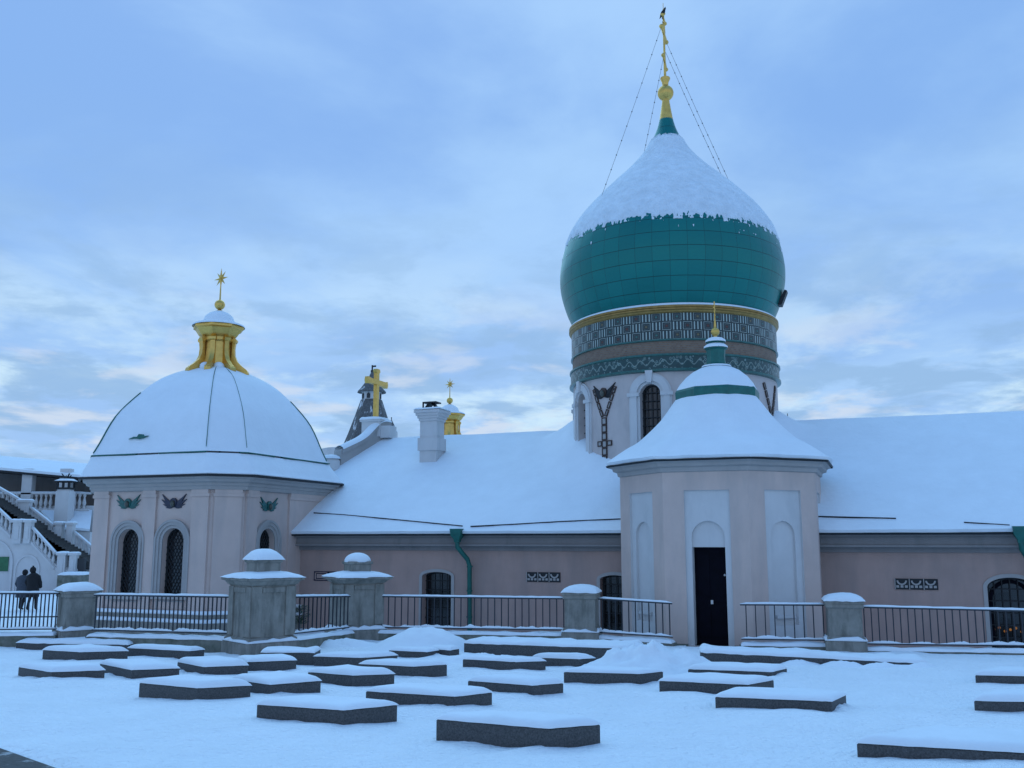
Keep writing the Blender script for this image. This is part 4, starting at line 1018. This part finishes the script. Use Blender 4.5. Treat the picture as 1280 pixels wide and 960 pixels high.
pil(fA, 0, 0, us=(.06, fA.uv(134, 690)[0])); pil(fA, 177, 193); pil(fA, 0, 0, us=(fA.uv(238, 690)[0], WFc-.06)); pil(fB, 0, 0, us=(.08, CH-.08)); pil(fB, 0, 0, .13, us=(.2, CH-.2)) if False else None
pil(fC, 0, 0, us=(.06, fC.uv(318, 690)[0])); pil(fC, 0, 0, us=(fC.uv(358, 690)[0], FD-.06))
m.build('pilasters', M['pink'], chap)
def scaled(poly, s=None, off=None, z=0):
    out = []
    n = len(poly)
    if off is not None:
        for i in range(n):
            p = poly[i]; d0 = (poly[i]-poly[i-1]).normalized(); d1 = (poly[(i+1) % n]-poly[i]).normalized(); n0, n1 = Vector((d0.y, -d0.x, 0)), Vector((d1.y, -d1.x, 0))
            b = (n0+n1).normalized(); out.append(p+b*(off/max(.3, b.dot(n0)))+Z*z)
    else: out = [CC+(p-CC)*s+Z*z for p in poly]
    return out
m = MB(); m.ring_loft([scaled(poly8, off=o, z=z) for o, z in ((.0, z1-.36), (.13, z1-.34), (.13, z1-.24), (.17, z1-.22), (.17, z1-.14), (.28, z1-.10), (.30, z1-.03), (.38, z1-.0), (.40, z1+.06), (-.6, z1+.07))]); m.build('cornice', M['trim'], chap)
m = MB(); m.ring_loft([scaled(poly8, off=o, z=z) for o, z in ((.0, YARD-.5), (.22, YARD-.5), (.22, -.30), (.17, -.25), (.17, -.05), (.1, .0), (0, .0))]); m.build('plinth', M['stone'], chap)
m = MB(); m.ring_loft([scaled(poly8, off=o, z=z) for o, z in ((.05, .06), (.16, .05), (.19, -.02), (.165, -.06))]); m.ring_loft([scaled(poly8, off=o, z=z) for o, z in ((.16, -.18), (.24, -.20), (.245, -.27), (.21, -.31))]); m.build('plinth_snow', M['snow'], chap)
for f, op in ((fA, oA1), (fA, oA2), (fC, oC1)):
    wn = window(f, op, chap, depth=.26, diamond=True, mould=[(.0, .10, .03), (.10, .20, .07), (.20, .27, .10)])
    uc, a, vb, vs_, r = op; b = MB(); b.box(f, uc-a-.27, uc+a+.27, vb-.12, vb-.02, -.02, .14)
    for (u0, u1, v0, v1) in ((-a-.12, a+.12, vb-.2, vb-.16), (-a-.12, a+.12, vb-.66, vb-.62), (-a-.12, -a-.08, vb-.62, vb-.2), (a+.08, a+.12, vb-.62, vb-.2)): b.box(f, uc+u0, uc+u1, v0, v1, -.01, .03)
    b.build('sill', M['trim'], wn)
for f, xx, yy, mw, op in ((fA, 161, 631, 'ceramic_teal', oA1), (fA, 218, 630.5, 'ceramic_blue', oA2), (fC, 341, 634.5, 'ceramic_teal', oC1)):
    u_, v_ = f.uv(xx, yy); e = bpy.data.objects.new('angel_relief', None); COL.objects.link(e); e.parent = chap
    angel(f, u_ if f is fA else op[0]+.0, v_, .52, e, mw, mw)
# dome
EV = scaled(poly8, off=.5, z=0)
zc = lambda y: P(268, y, CC.y).z
DO = Vector((-.13, 0, 0))
dpr = catmull([(.895, zc(577)), (.85, zc(563)), (.752, zc(531)), (.615, zc(505.5)), (.47, zc(485)), (.33, zc(473)), (.20, zc(465.5)), (.1, zc(462))], 4)
def sub(poly, n=10):
    out = []
    for i in range(8):
        a, b = poly[i], poly[(i+1) % 8]; out += [a+(b-a)*(j/n) for j in range(n)]
    return out
def er(s, z, nn=0): return [Vector((q.x+DO.x*min(1, max(0, (1-s)*9)), q.y, z+(nn*fbm(q.x*1.2, q.y*1.2, z)))) for q in sub([CC+(p-CC)*s for p in EV])]
m = MB(); m.ring_loft([er(1.0, CZ+.0), er(1.0, CZ+.05), er(.985, CZ+.10)]+[er(1+(.905-1)*q, CZ+.10+(zc(578)-CZ-.10)*q**1.2, .015) for q in (.3, .6, .85, 1)]+[er(.86, zc(578)+.02)]); sk = m.build('eave_skirt', M['snow'], chap, smooth=40)
m = MB(); m.ring_loft([er(.99, CZ-.06), er(1.008, CZ-.045), er(1.008, CZ+.015), er(.95, CZ+.02)]); m.build('eave_flashing', M['iron'], sk)
rA, rB, rC_, rD_ = er(.88, zc(578)), er(.912, zc(578)+.02), er(.912, zc(578)+.05), er(.88, zc(578)+.07)
def drip(i0, i1): m = MB(); m.ring_loft([[r_[i % 80] for r_ in (rA, rB, rC_, rD_)] for i in range(i0, i1+1)], True, True); m.build('drip_edge', M['green'], sk)
drip(0, 4); drip(6, 10); drip(18, 23); drip(24, 30); drip(72, 79)
m = MB(); m.ring_loft([er(.902, zc(578)+.06)]+[er(s, z+.05, .02) for s, z in dpr]); dm = m.build('dome', M['snow'], chap, smooth=28)
for k in range(8):
    m = MB(); v = EV[k]-CC; sd_ = Vector((-v.y, v.x, 0)).normalized(); rings = []; n_ = len(dpr); rg_ = []
    for i, (s, z) in enumerate(dpr[2:26] if k in (1, 2) else dpr[1:14]):
        wob = .012*sin(i*1.3); c_ = CC+DO*min(1, (1-s)*9)+v*(s-.001)+Z*(z+.05); w_ = (.010 if k == 1 else .005 if k == 2 else .028)*(1 if i < 22 else .5)
        rings.append([c_+sd_*(w_+wob)-Z*.08-v.normalized()*.06, c_+sd_*w_+v.normalized()*.03, c_-sd_*w_+v.normalized()*.03, c_-sd_*w_-Z*.08-v.normalized()*.06])
    m.ring_loft(rings, True, True); m.build('rib', M['green'], dm)
# bare metal scrap showing through snow
d0 = ray(176, 547); m = MB(); cpt = P(176, 548, 32.0)
# find dome surface point on the front face
best = None
for i in range(len(dpr)-1):
    for j in range(11):
        s = dpr[i][0]+(dpr[i+1][0]-dpr[i][0])*j/10; z = dpr[i][1]+(dpr[i+1][1]-dpr[i][1])*j/10+.05
        a_, b_2 = CC+(EV[0]-CC)*s, CC+(EV[1]-CC)*s; uu = (b_2-a_).normalized(); nn = Vector((uu.y, -uu.x, 0)); f = Plane(Vector((a_.x, a_.y, 0)), uu, nn); q = f.uv(176, 547)
        e_ = abs(q[1]-z)
        if best is None or e_ < best[0]: best = (e_, f, q)
_, f, (bu, bv) = best
pts = [(-.45, -.06), (-.2, .03), (-.05, .02), (.02, .13), (.15, .12), (.22, .03), (.42, .05), (.2, -.05), (.05, -.08), (-.15, -.04)]
m.prism(f, [(bu+a*.9, bv+b*.8) for a, b in pts], -.1, .13); m.build('bare_patch', M['green'], dm)

# gilded lantern (one for each dome; the second stands far behind the wing)
def lantern(base, nm, lab=None):
    if lab: r = thing('gilded_lantern', base, lab, 'lantern'); par = r
    else: par = bpy.data.objects.new('lantern', None); COL.objects.link(par); par.parent = chap
    B = Vector(base); rot = aN+pi/8; k = 1.0
    m = MB(); m.lathe(B, [(.72, -.1), (.72, .08), (.60, .14), (.56, .3), (.52, .7), (.50, 1.12), (.56, 1.18), (.56, 1.28), (.66, 1.36), (.70, 1.40), (.82, 1.58), (.90, 1.62), (.90, 1.72), (.86, 1.74), (.1, 1.8)], 8, rot); m.build('body', M['gold'], par)
    m = MB()
    for i in range(8):
        a = rot+i*pi/4; f = Plane(B, Vector((cos(a), sin(a), 0)), Vector((-sin(a), cos(a), 0)))
        cur = [(.54, 1.34), (.62, 1.28), (.64, 1.1), (.62, .9), (.64, .66), (.74, .44), (.90, .28), (1.06, .16), (1.12, .0), (1.04, -.12), (.86, -.14), (.5, -.1)]
        m.prism(f, cur, -.08, .08); m.lathe  # scroll volutes
        for (cx, cz, rr2) in ((1.0, .02, .14), (.60, 1.2, .09)):
            m.prism(f, [(cx+rr2*cos(t), B.z*0+cz+rr2*sin(t)) for t in [2*pi*q/12 for q in range(12)]], -.11, .11)
    for v in m.v: v.z += 0
    m.build('scroll_bracket', M['gold'], par, smooth=30)
    m = MB(); m.lathe(B, [(.92, 1.71), (.90, 1.77), (.78, 1.82), (.56, 1.86), (.54, 1.95), (.48, 2.1), (.34, 2.22), (.15, 2.3), (.02, 2.31)], 32); m.build('snow_cap', M['snow'], par, smooth=50)
    m = MB(); 
    for i in (6, 7, 0): 
        a = rot+(i+.5)*pi/4; m.ball(B+Vector((.62*cos(a), .62*sin(a), .16)), .2, 10, 8, .9)
    m.build('ledge_snow', M['snow'], par, smooth=180)
    m = MB(); m.lathe(B, [(.05, 2.28), (.1, 2.33), (.04, 2.37)]+[(max(.03, .185*sin(pi*i/12)), 2.54-.185*cos(pi*i/12)) for i in range(1, 12)]+[(.03, 2.74), (.02, 3.35)], 20); m.build('ball', M['gold'], par, smooth=180)
    m = MB(); f = Plane(B, Vector((cos(rad(-35)), sin(rad(-35)), 0)), Vector((sin(rad(-35)), -cos(rad(-35)), 0))); pts = []
    for i in range(16): a = pi/2+i*pi/8; r_ = (.40 if i % 4 == 0 else .34) if i % 2 == 0 else .12; pts.append((r_*cos(a), 3.52+r_*sin(a)))
    c0 = len(m.v); m.v += [f(u, v) for u, v in pts]+[f(0, 3.52, .07), f(0, 3.52, -.07)]
    for i in range(16): j = (i+1) % 16; m.f.append((c0+i, c0+j, c0+16)); m.f.append((c0+j, c0+i, c0+17))
    m.build('star', M['gold'], par)
    return par
class _: pass
lz = P(270, 466, CC.y).z-.05
_f = Plane.__call__
lantern((P(270.5, 466, CC.y).x, CC.y, lz), 'corner')
YL = CC.y/.60; lp = P(562, 520, YL)
lantern((lp.x, lp.y, lp.z-1.62), 'far', 'distant gilded lantern with a star, half hidden behind the white chimney')
m = MB(); m.lathe((lp.x, lp.y, lp.z-1.75), [(.9, .0), (2.6, -.8), (4.5, -2.8), (5.2, -5.5), (5.2, -12)], 24)
far = m.build('distant_chapel', M['snow'], smooth=180, loc=(lp.x, lp.y, YARD)); tag(far, 'distant chapel dome hidden behind the ridge below the far lantern', 'chapel', kind='thing')

# ------------------------------------------------------------------ tent-roofed tower far behind
YT = 68; tb = P(463, 560, YT); kt = YT/1216; TCt = Vector((tb.x, YT, 0))
def zt_(y): return P(463, y, YT).z
tt = thing('tent_roof_tower', (tb.x, YT, YARD), 'distant watchtower with a tall grey tent roof and small windowed lookout, behind the gold cross', 'tower')
m = MB(); m.lathe(TCt, [(38*kt, zt_(566)), (28*kt, zt_(541)), (20.5*kt, zt_(520)), (13.5*kt, zt_(500))], 8, rot=.2); m.build('tent_roof', M['wood'], tt)
m = MB(); m.lathe(TCt, [(4.2, -1), (4.2, zt_(565)), (2.6, zt_(562))], 8, rot=.2, cap0=True); m.build('wall', M['white'], tt)
m = MB(); m.lathe(TCt, [(12.5*kt, zt_(503)), (12.5*kt, zt_(490)), (12*kt, zt_(489))], 8, rot=.2, cap1=True); lo = m.build('lookout', M['white'], tt)
for i in range(8):
    a = .2+pi/8+i*pi/4; f = Plane(TCt+Vector((cos(a), sin(a), 0))*(12.5*kt*cos(pi/8)), Vector((-sin(a), cos(a), 0)), Vector((cos(a), sin(a), 0)))
    m = MB(); m.prism(f, [(-.12, zt_(499)), (.12, zt_(499)), (.12, zt_(494)), (0, zt_(492)), (-.12, zt_(494))], .01, .05); m.build('window', M['dark'], lo)
m = MB(); m.lathe(TCt, [(12*kt, zt_(490.5)), (18.5*kt, zt_(491)), (18*kt, zt_(489.5)), (14.5*kt, zt_(486)), (9.5*kt, zt_(479)), (4*kt, zt_(471)), (2*kt, zt_(466)), (.03, zt_(461))], 16); m.build('cap_roof', M['wood'], tt)
m = MB(); m.tube([TCt+Z*zt_(463), TCt+Z*zt_(456.5)], .06, 6); m.ball(TCt+Z*zt_(464), .12, 8, 6); m.box(Plane(TCt), .02, .3, zt_(459), zt_(457), -.02, .02); m.build('weather_vane', M['iron'], tt)
m = MB(); q = P(489, 540, YT-2); m.lathe((q.x, q.y, 0), [(8*kt, P(489, 545, YT).z), (4*kt, P(489, 536, YT).z), (.5*kt, P(489, 529, YT).z), (.04, P(489, 526, YT).z)], 12)
sp2 = thing('small_spire', (q.x, q.y, YARD), 'tiny distant spire peeping out just right of the tent-roofed tower', 'spire'); m.build('roof', M['wood'], sp2)
m = MB(); m.lathe((q.x, q.y, 0), [(8*kt, -1), (8*kt, P(489, 545, YT).z+.02)], 12); m.build('wall', M['white'], sp2)

# ------------------------------------------------------------------ gallery and stairs at far left
YS = 56; SFr = Plane((P(50, 675, YS).x, YS, 0), Vector((1, 0, 0)), Vector((0, -1, 0)))
def su(x, y): return SFr.uv(x, y)
ga = thing('gallery_building', (SFr.o.x, YS+6, YARD), 'far gallery building with snowy roof, dark recess and white balustrade behind the staircase', 'gallery')
GB = Plane((SFr.o.x, YS+5.5, 0), Vector((1, 0, 0)), Vector((0, -1, 0)))
def gu(x, y): return GB.uv(x, y)
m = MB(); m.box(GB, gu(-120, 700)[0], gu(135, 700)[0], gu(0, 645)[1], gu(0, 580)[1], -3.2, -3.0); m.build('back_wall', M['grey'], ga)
m = MB(); m.box(GB, gu(-120, 700)[0], gu(135, 700)[0], YARD-.3, gu(0, 632)[1], -3, -.1); m.build('lower_wall', M['white'], ga)
m = MB(); y0l, y0r = gu(-120, 573)[1], gu(135, 597)[1]; xl, xr = gu(-120, 600)[0], gu(135, 600)[0]
e0, e1 = gu(-120, 577)[1], gu(135, 600)[1]
m.ring_loft([[GB(u, e, .5), GB(u, e+.16, .5), GB(u, e+.9, -3.0), GB(u, e+1.1, -4.5), GB(u, e, -4.5)] for u, e in ((xl, e0), (xr, e1))], True, True); m.build('roof', M['snow'], ga, smooth=40)
m = MB(); m.ring_loft([[GB(u, e-.14, .42), GB(u, e-.005, .42), GB(u, e-.005, -4.5), GB(u, e-.14, -4.5)] for u, e in ((xl, e0), (xr, e1))], True, True); m.build('roof_soffit', M['iron'], ga)
for cx in (-30, 34, 81):
    m = MB(); u, v = gu(cx, 620); m.box(GB, u-.32, u+.32, gu(0, 640)[1], gu(cx, 586)[1], -.35, .2); m.box(GB, u-.4, u+.4, gu(0, 634)[1], gu(0, 628)[1], -.4, .26); m.build('column', M['white'], ga)
def bal_mesh(h, r):
    m = MB(); m.lathe((0, 0, 0), [(r*.8, 0), (r*.8, h*.08), (r*.45, h*.14), (r, h*.38), (r*.75, h*.55), (r*.38, h*.78), (r*.8, h*.9), (r*.8, h)], 8); me = m.build('baluster', M['white'], None, smooth=60); d = me.data; bpy.data.objects.remove(me); return d
bmA = bal_mesh(.72, .13)
zb0, zb1 = gu(0, 636)[1], gu(0, 616)[1]
m = MB(); m.box(GB, xl, gu(112, 640)[0], zb0-.12, zb0, -.1, .2); m.box(GB, xl, gu(112, 640)[0], zb1-.1, zb1, -.1, .2); m.build('balustrade_rail', M['white'], ga)
m = MB(); snow_strip(m, GB(xl, zb1, .05), GB(gu(112, 640)[0], zb1, .05), .16, .08, step=.6); m.build('rail_snow', M['snow'], ga, smooth=180)
x_ = -20
while x_ < 110:
    if not (28 < x_ < 40 or 68 < x_ < 90):
        o = bpy.data.objects.new('baluster', bmA); COL.objects.link(o); o.parent = ga; o.location = GB(gu(x_, 625)[0], zb0, .05)-ga.location; o.scale.z = (zb1-.1-zb0)/.72
    x_ += 6
# lean-to snow roof and lantern post
lt = thing('lean_to_roof', (SFr(2, YARD)[0], YS+3, YARD), 'small lean-to with a snow-covered roof below the far balustrade', 'lean-to')
LF = Plane((SFr.o.x, YS+3.5, 0), Vector((1, 0, 0)), Vector((0, -1, 0)))
m = MB(); p0, p1, p2, p3 = LF(*LF.uv(72, 661)), LF(*LF.uv(112, 664)), GB(*GB.uv(115, 640), 0), GB(*GB.uv(50, 638), 0)
m.ring_loft([[p0, p1, p2, p3], [p+Z*.14 for p in (p0, p1, p2, p3)]], True, True); m.build('roof', M['snow'], lt)
m = MB(); m.box(LF, LF.uv(72, 661)[0]+.1, LF.uv(112, 661)[0], YARD-.3, LF.uv(72, 664)[1]-.05, -1.5, -.1); m.build('wall', M['white'], lt)
pf = Plane((SFr.o.x, YS+4.2, 0), Vector((1, 0, 0)), Vector((0, -1, 0))); pu, pv0 = pf.uv(80, 642); _, pv1 = pf.uv(80, 614); _, pv2 = pf.uv(80, 603)
pst = thing('white_chimney', pf(pu, YARD), 'white square chimney with a dark open lantern top at the far left beside the gallery', 'chimney')
m = MB(); m.box(pf, pu-.42, pu+.42, pv0-1, pv1, -.42, .42); m.box(pf, pu-.36, pu+.36, pv1-1+1, pv1+.12, -.36, .36); m.build('shaft', M['white'], pst)
m = MB()
for a, b in ((-1, -1), (1, -1), (1, 1), (-1, 1), (0, 1), (0, -1)): m.box(pf, pu+a*.36-.05, pu+a*.36+.05, pv1+.1, pv2, b*.36-.05, b*.36+.05)
m.box(pf, pu-.5, pu+.5, pv2, pv2+.08, -.5, .5); m.box(pf, pu-.42, pu+.42, pv1+.1, pv1+.22, -.42, .42); m.build('lantern_top', M['iron'], pst)
m = MB(); A = pf(pu-.5, pv2+.08, .5); snow_on(m, A, Vector((1, 0, 0)), Vector((0, 1, 0)), .14, E=.3, seed=3); m.build('snow_cap', M['snow'], pst, smooth=180)
m = MB()
for k in range(9): a = k*2*pi/9; m.tube([pf(pu, pv2+.2), pf(pu+.3*cos(a), pv2+.45+.12*sin(3*a), .3*sin(a))], .03, 4)
m.build('spikes', M['iron'], pst)
# staircase: front and rear sloping balustrades
st = thing('white_staircase', (SFr.o.x, YS, YARD), 'white baroque outdoor staircase with stone balustrades and dark steps at the far left', 'staircase')
bmB = bal_mesh(.6, .10)
def ramp(F_, pts, hbal=.85, low=None):
    # pts: list of (px, py) for handrail tops; alternate slope runs with pedestals at each point
    W = [F_.uv(x, y) for x, y in pts]
    for (u0, v0), (u1, v1) in zip(W, W[1:]):
        m = MB()
        for dv, th, w_ in ((0, .12, .16), (-hbal+.12, .16, .14)): m.prism(F_, [(u0, v0+dv-th), (u1, v1+dv-th), (u1, v1+dv), (u0, v0+dv)], -w_, w_)
        m.build('balustrade_rail', M['white'], st)
        n = max(1, int((u1-u0)/.24))
        for i in range(n):
            q = (i+.5)/n; o = bpy.data.objects.new('baluster', bmB); COL.objects.link(o); o.parent = st
            o.location = F_(u0+(u1-u0)*q, v0+(v1-v0)*q-hbal+.12)-st.location; o.scale.z = (hbal-.24)/.6
        m = MB(); snow_strip(m, F_(u0, v0), F_(u1, v1), .13, .05, step=.5); m.build('rail_snow', M['snow'], st, smooth=180)
def pedestal(F_, px, py, wpx, h=1.2):
    u, v = F_.uv(px, py); w_ = wpx/2*YS/1216; m = MB(); m.box(F_, u-w_, u+w_, v-h, v, -.22, .22); m.box(F_, u-w_-.07, u+w_+.07, v, v+.12, -.29, .29)
    m.box(F_, u-w_*.5, u+w_*.5, v-h*.8, v-.2, -.23, .26); m.build('pedestal', M['white'], st)
    m = MB(); A = F_(u-w_-.07, v+.12, .29); snow_on(m, A, Vector((2*w_+.14, 0, 0)), Vector((0, .58, 0)), .08, E=.12, seed=px); m.build('pedestal_snow', M['snow'], st, smooth=180)
RF = Plane((SFr.o.x, YS+2.2, 0), Vector((1, 0, 0)), Vector((0, -1, 0)))
ramp(RF, [(-60, 575), (26, 624)], .95); pedestal(RF, 32, 628, 14); ramp(RF, [(39, 633), (68, 656)], .95); pedestal(RF, 75, 656, 9); pedestal(RF, 89, 656, 8); ramp(RF, [(94, 664), (122, 688)], .95)
ramp(SFr, [(-50, 590), (16, 651)], .95); pedestal(SFr, 24, 653, 11); pedestal(SFr, 37, 653, 8); ramp(SFr, [(41, 658), (70, 690)], .95); pedestal(SFr, 79, 694, 10, 1.3); pedestal(SFr, 93, 694, 8, 1.3)
def wallpoly(F_, pts, w0, w1, nm, mt): m = MB(); m.prism(F_, [F_.uv(x, y) for x, y in pts], w0, w1); return m.build(nm, M[mt], st)
wallpoly(RF, [(-60, 590), (26, 642), (40, 652), (70, 676), (95, 682), (125, 706), (125, 745), (-60, 745)], -.2, 0, 'rear_wall', 'white')
wallpoly(SFr, [(-50, 610), (18, 670), (42, 675), (72, 708), (97, 711), (97, 742), (-50, 742)], -.4, 0, 'front_wall', 'white')
m = MB()
for k in range(30): # steps between the two ramps
    q = k/29; x0, y0 = -30+125*q, 613+77*q+(0 if q < .45 else 4)
    u, v = SFr.uv(x0+2, y0+8); m.box(SFr, u, u+.5, v-.45, v, -2.05, -.42)
m.build('steps', M['step'], st)
# mouldings and blind arches on the front wall
m = MB(); 
for a, b in (((-50, 611), (19, 672)), ((42, 677), (72, 711)), ((72, 711), (97, 713))):
    (u0, v0), (u1, v1) = SFr.uv(*a), SFr.uv(*b); m.prism(SFr, [(u0, v0-.16), (u1, v1-.16), (u1, v1), (u0, v0)], -.02, .08)
uc, vv = SFr.uv(34, 710); m.arch(SFr, uc, .62, .74, YARD, vv-.1, .75, .87, -.02, .06); uc, vv = SFr.uv(-8, 700); m.arch(SFr, uc, 1.0, 1.15, YARD, vv-.2, 1.2, 1.35, -.02, .08); m.build('moulding', M['white'], st)
m = MB(); u0, v1 = SFr.uv(-4, 696); u1, v0 = SFr.uv(10, 714); m.box(SFr, u0, u1, v0, v1, .01, .06); 
bd_ = m.build('notice_board', M['boardgreen'], None, loc=SFr(u0, v0)); tag(bd_, 'green board on the white staircase wall at the left picture edge', 'board', kind='thing')
# dark doorway + small snowy ledge near the chapel corner
m = MB(); u0, v1 = SFr.uv(97, 698); u1, v0 = SFr.uv(104, 722); m.box(SFr, u0, u1, v0, v1, -.3, -.02); m.build('doorway', M['dark'], st)
m = MB(); u0, v1 = SFr.uv(84, 718); u1, v0 = SFr.uv(112, 736); m.box(SFr, u0, u1, YARD-.2, v1, -.3, 1.2)
lb = thing('low_stone_block', SFr(u0, YARD, 1), 'low stone block with snow on top at the foot of the white staircase', 'stone block'); m.build('stone', M['plinth'], lb)
m = MB(); snow_on(m, SFr(u0, v1, 1.2), Vector((u1-u0, 0, 0)), Vector((0, 1.5, 0)), .16, E=.3, seed=2); m.build('snow_cap', M['snow'], lb, smooth=180)

# ------------------------------------------------------------------ people
def skin_body(name, jts, edges, mat_, parent):
    me = bpy.data.meshes.new(name); me.from_pydata([j[0] for j in jts], edges, []); me.materials.append(mat_)
    o = bpy.data.objects.new(name, me); COL.objects.link(o); o.parent = parent
    sm = o.modifiers.new('skin', 'SKIN'); sm.use_smooth_shade = True
    if not me.skin_vertices: me.attributes.new('skin_vertex', 'FLOAT', 'POINT') if False else None
    sv = me.skin_vertices[0].data if me.skin_vertices else None
    if sv is None:
        bpy.context.view_layer.objects.active = o; bpy.ops.mesh.customdata_skin_add(); sv = me.skin_vertices[0].data
    for i, j in enumerate(jts): sv[i].radius = j[1] if isinstance(j[1], tuple) else (j[1], j[1]); sv[i].use_root = (i == 0)
    ss = o.modifiers.new('sub', 'SUBSURF'); ss.levels = 2; ss.render_levels = 2
    return o
def person(px, py, Y, h, lab, coat, hood, stride, lean=0):
    p = P(px, py, Y); t = thing('person', (p.x, p.y, YARD+.0), lab, 'person'); k = h/1.75
    V = lambda x, y, z: Vector((x*k, y*k, z*k))
    J = [(V(0, 0, .95), .15), (V(0, 0, 1.15), .14), (V(0, .0, 1.38), .15), (V(lean*.3, .03, 1.50), .065), (V(lean*.5, .05, 1.58), .085), (V(lean*.6, .06, 1.68), .09), (V(lean*.6, .05, 1.73), .05),
         (V(-.10, 0, .88), .095), (V(-.11, .10+stride*.1, .50), .065), (V(-.12, -.02+stride*.2, .09), .045), (V(-.12, .14+stride*.2, .04), .04),
         (V(.10, 0, .88), .095), (V(.11, .06-stride*.1, .50), .065), (V(.12, -.02-stride*.25, .09), .045), (V(.12, .14-stride*.25, .04), .04),
         (V(-.19, 0, 1.40), .07), (V(-.26, .02, 1.14), .05), (V(-.22, .16, .95), .036), (V(-.20, .22, .90), .03),
         (V(.19, 0, 1.40), .07), (V(.26, .02, 1.14), .05), (V(.22, .16, .95), .036), (V(.20, .22, .90), .03)]
    E = [(0, 1), (1, 2), (2, 3), (3, 4), (4, 5), (5, 6), (0, 7), (7, 8), (8, 9), (9, 10), (0, 11), (11, 12), (12, 13), (13, 14), (2, 15), (15, 16), (16, 17), (17, 18), (2, 19), (19, 20), (20, 21), (21, 22)]
    J = [(a, r*k) for a, r in J]; skin_body('body', J, E, M['black'], t)
    m = MB(); off = Vector(t.location)
    m.lathe(off, [(r*k, z*k) for r, z in ((.24, .55), (.26, .58), (.25, .8), (.225, 1.0), (.235, 1.2), (.25, 1.36), (.22, 1.45), (.12, 1.53), (.06, 1.55))], 20, sx=1.08, sy=.72)
    for s in (-1, 1): m.tube([off+V(s*.20, 0, 1.42), off+V(s*.29, .02, 1.15), off+V(s*.25, .17, .95)], .085*k, 10, .06*k)
    m.build('coat', coat, t, smooth=60)
    m = MB(); c = off+V(lean*.6, .03, 1.66); m.ball(c, .125*k, 16, 10, 1.15); m.tube([c+V(0, 0, .1), c+V(0, 0, .18)], .035*k, 8) if hood else None
    m.build('hat', M['black'], t, smooth=180)
    return t
Yp = 42
person(27.5, 740, Yp, 1.66, 'person in a grey-blue coat, left one of the two walkers seen from behind', M['coat'], False, .6, .1)
person(40.5, 740, Yp-.4, 1.78, 'person in black with a dark hat, right one of the two walkers', M['black'], True, -.5, -.1)

# little spruce behind the short railing
sh = thing('small_spruce', P(374, 785, 28.5), 'small green spruce sprig behind the short railing between the two tall piers', 'shrub'); sp_ = P(374, 785, 28.5)
m = MB(); m.tube([sp_, sp_+Z*.55], .02, 6); m.build('stem', M['iron'], sh)
m = MB()
for k in range(240):
    a = random.uniform(0, 2*pi); h = random.uniform(.12, .62); r = random.uniform(.02, .3)*(1-.4*abs(h-.35)/.3); c = sp_+Vector((r*cos(a), r*sin(a), h)); d = Vector((cos(a), sin(a), random.uniform(-.1, .5))).normalized()*.09; s = d.cross(Z).normalized()*.018
    m.quad(c-d*.3+s, c-d*.3-s, c+d-s*.3+Z*.01, c+d+s*.3)
m.build('foliage', M['leaf'], sh)
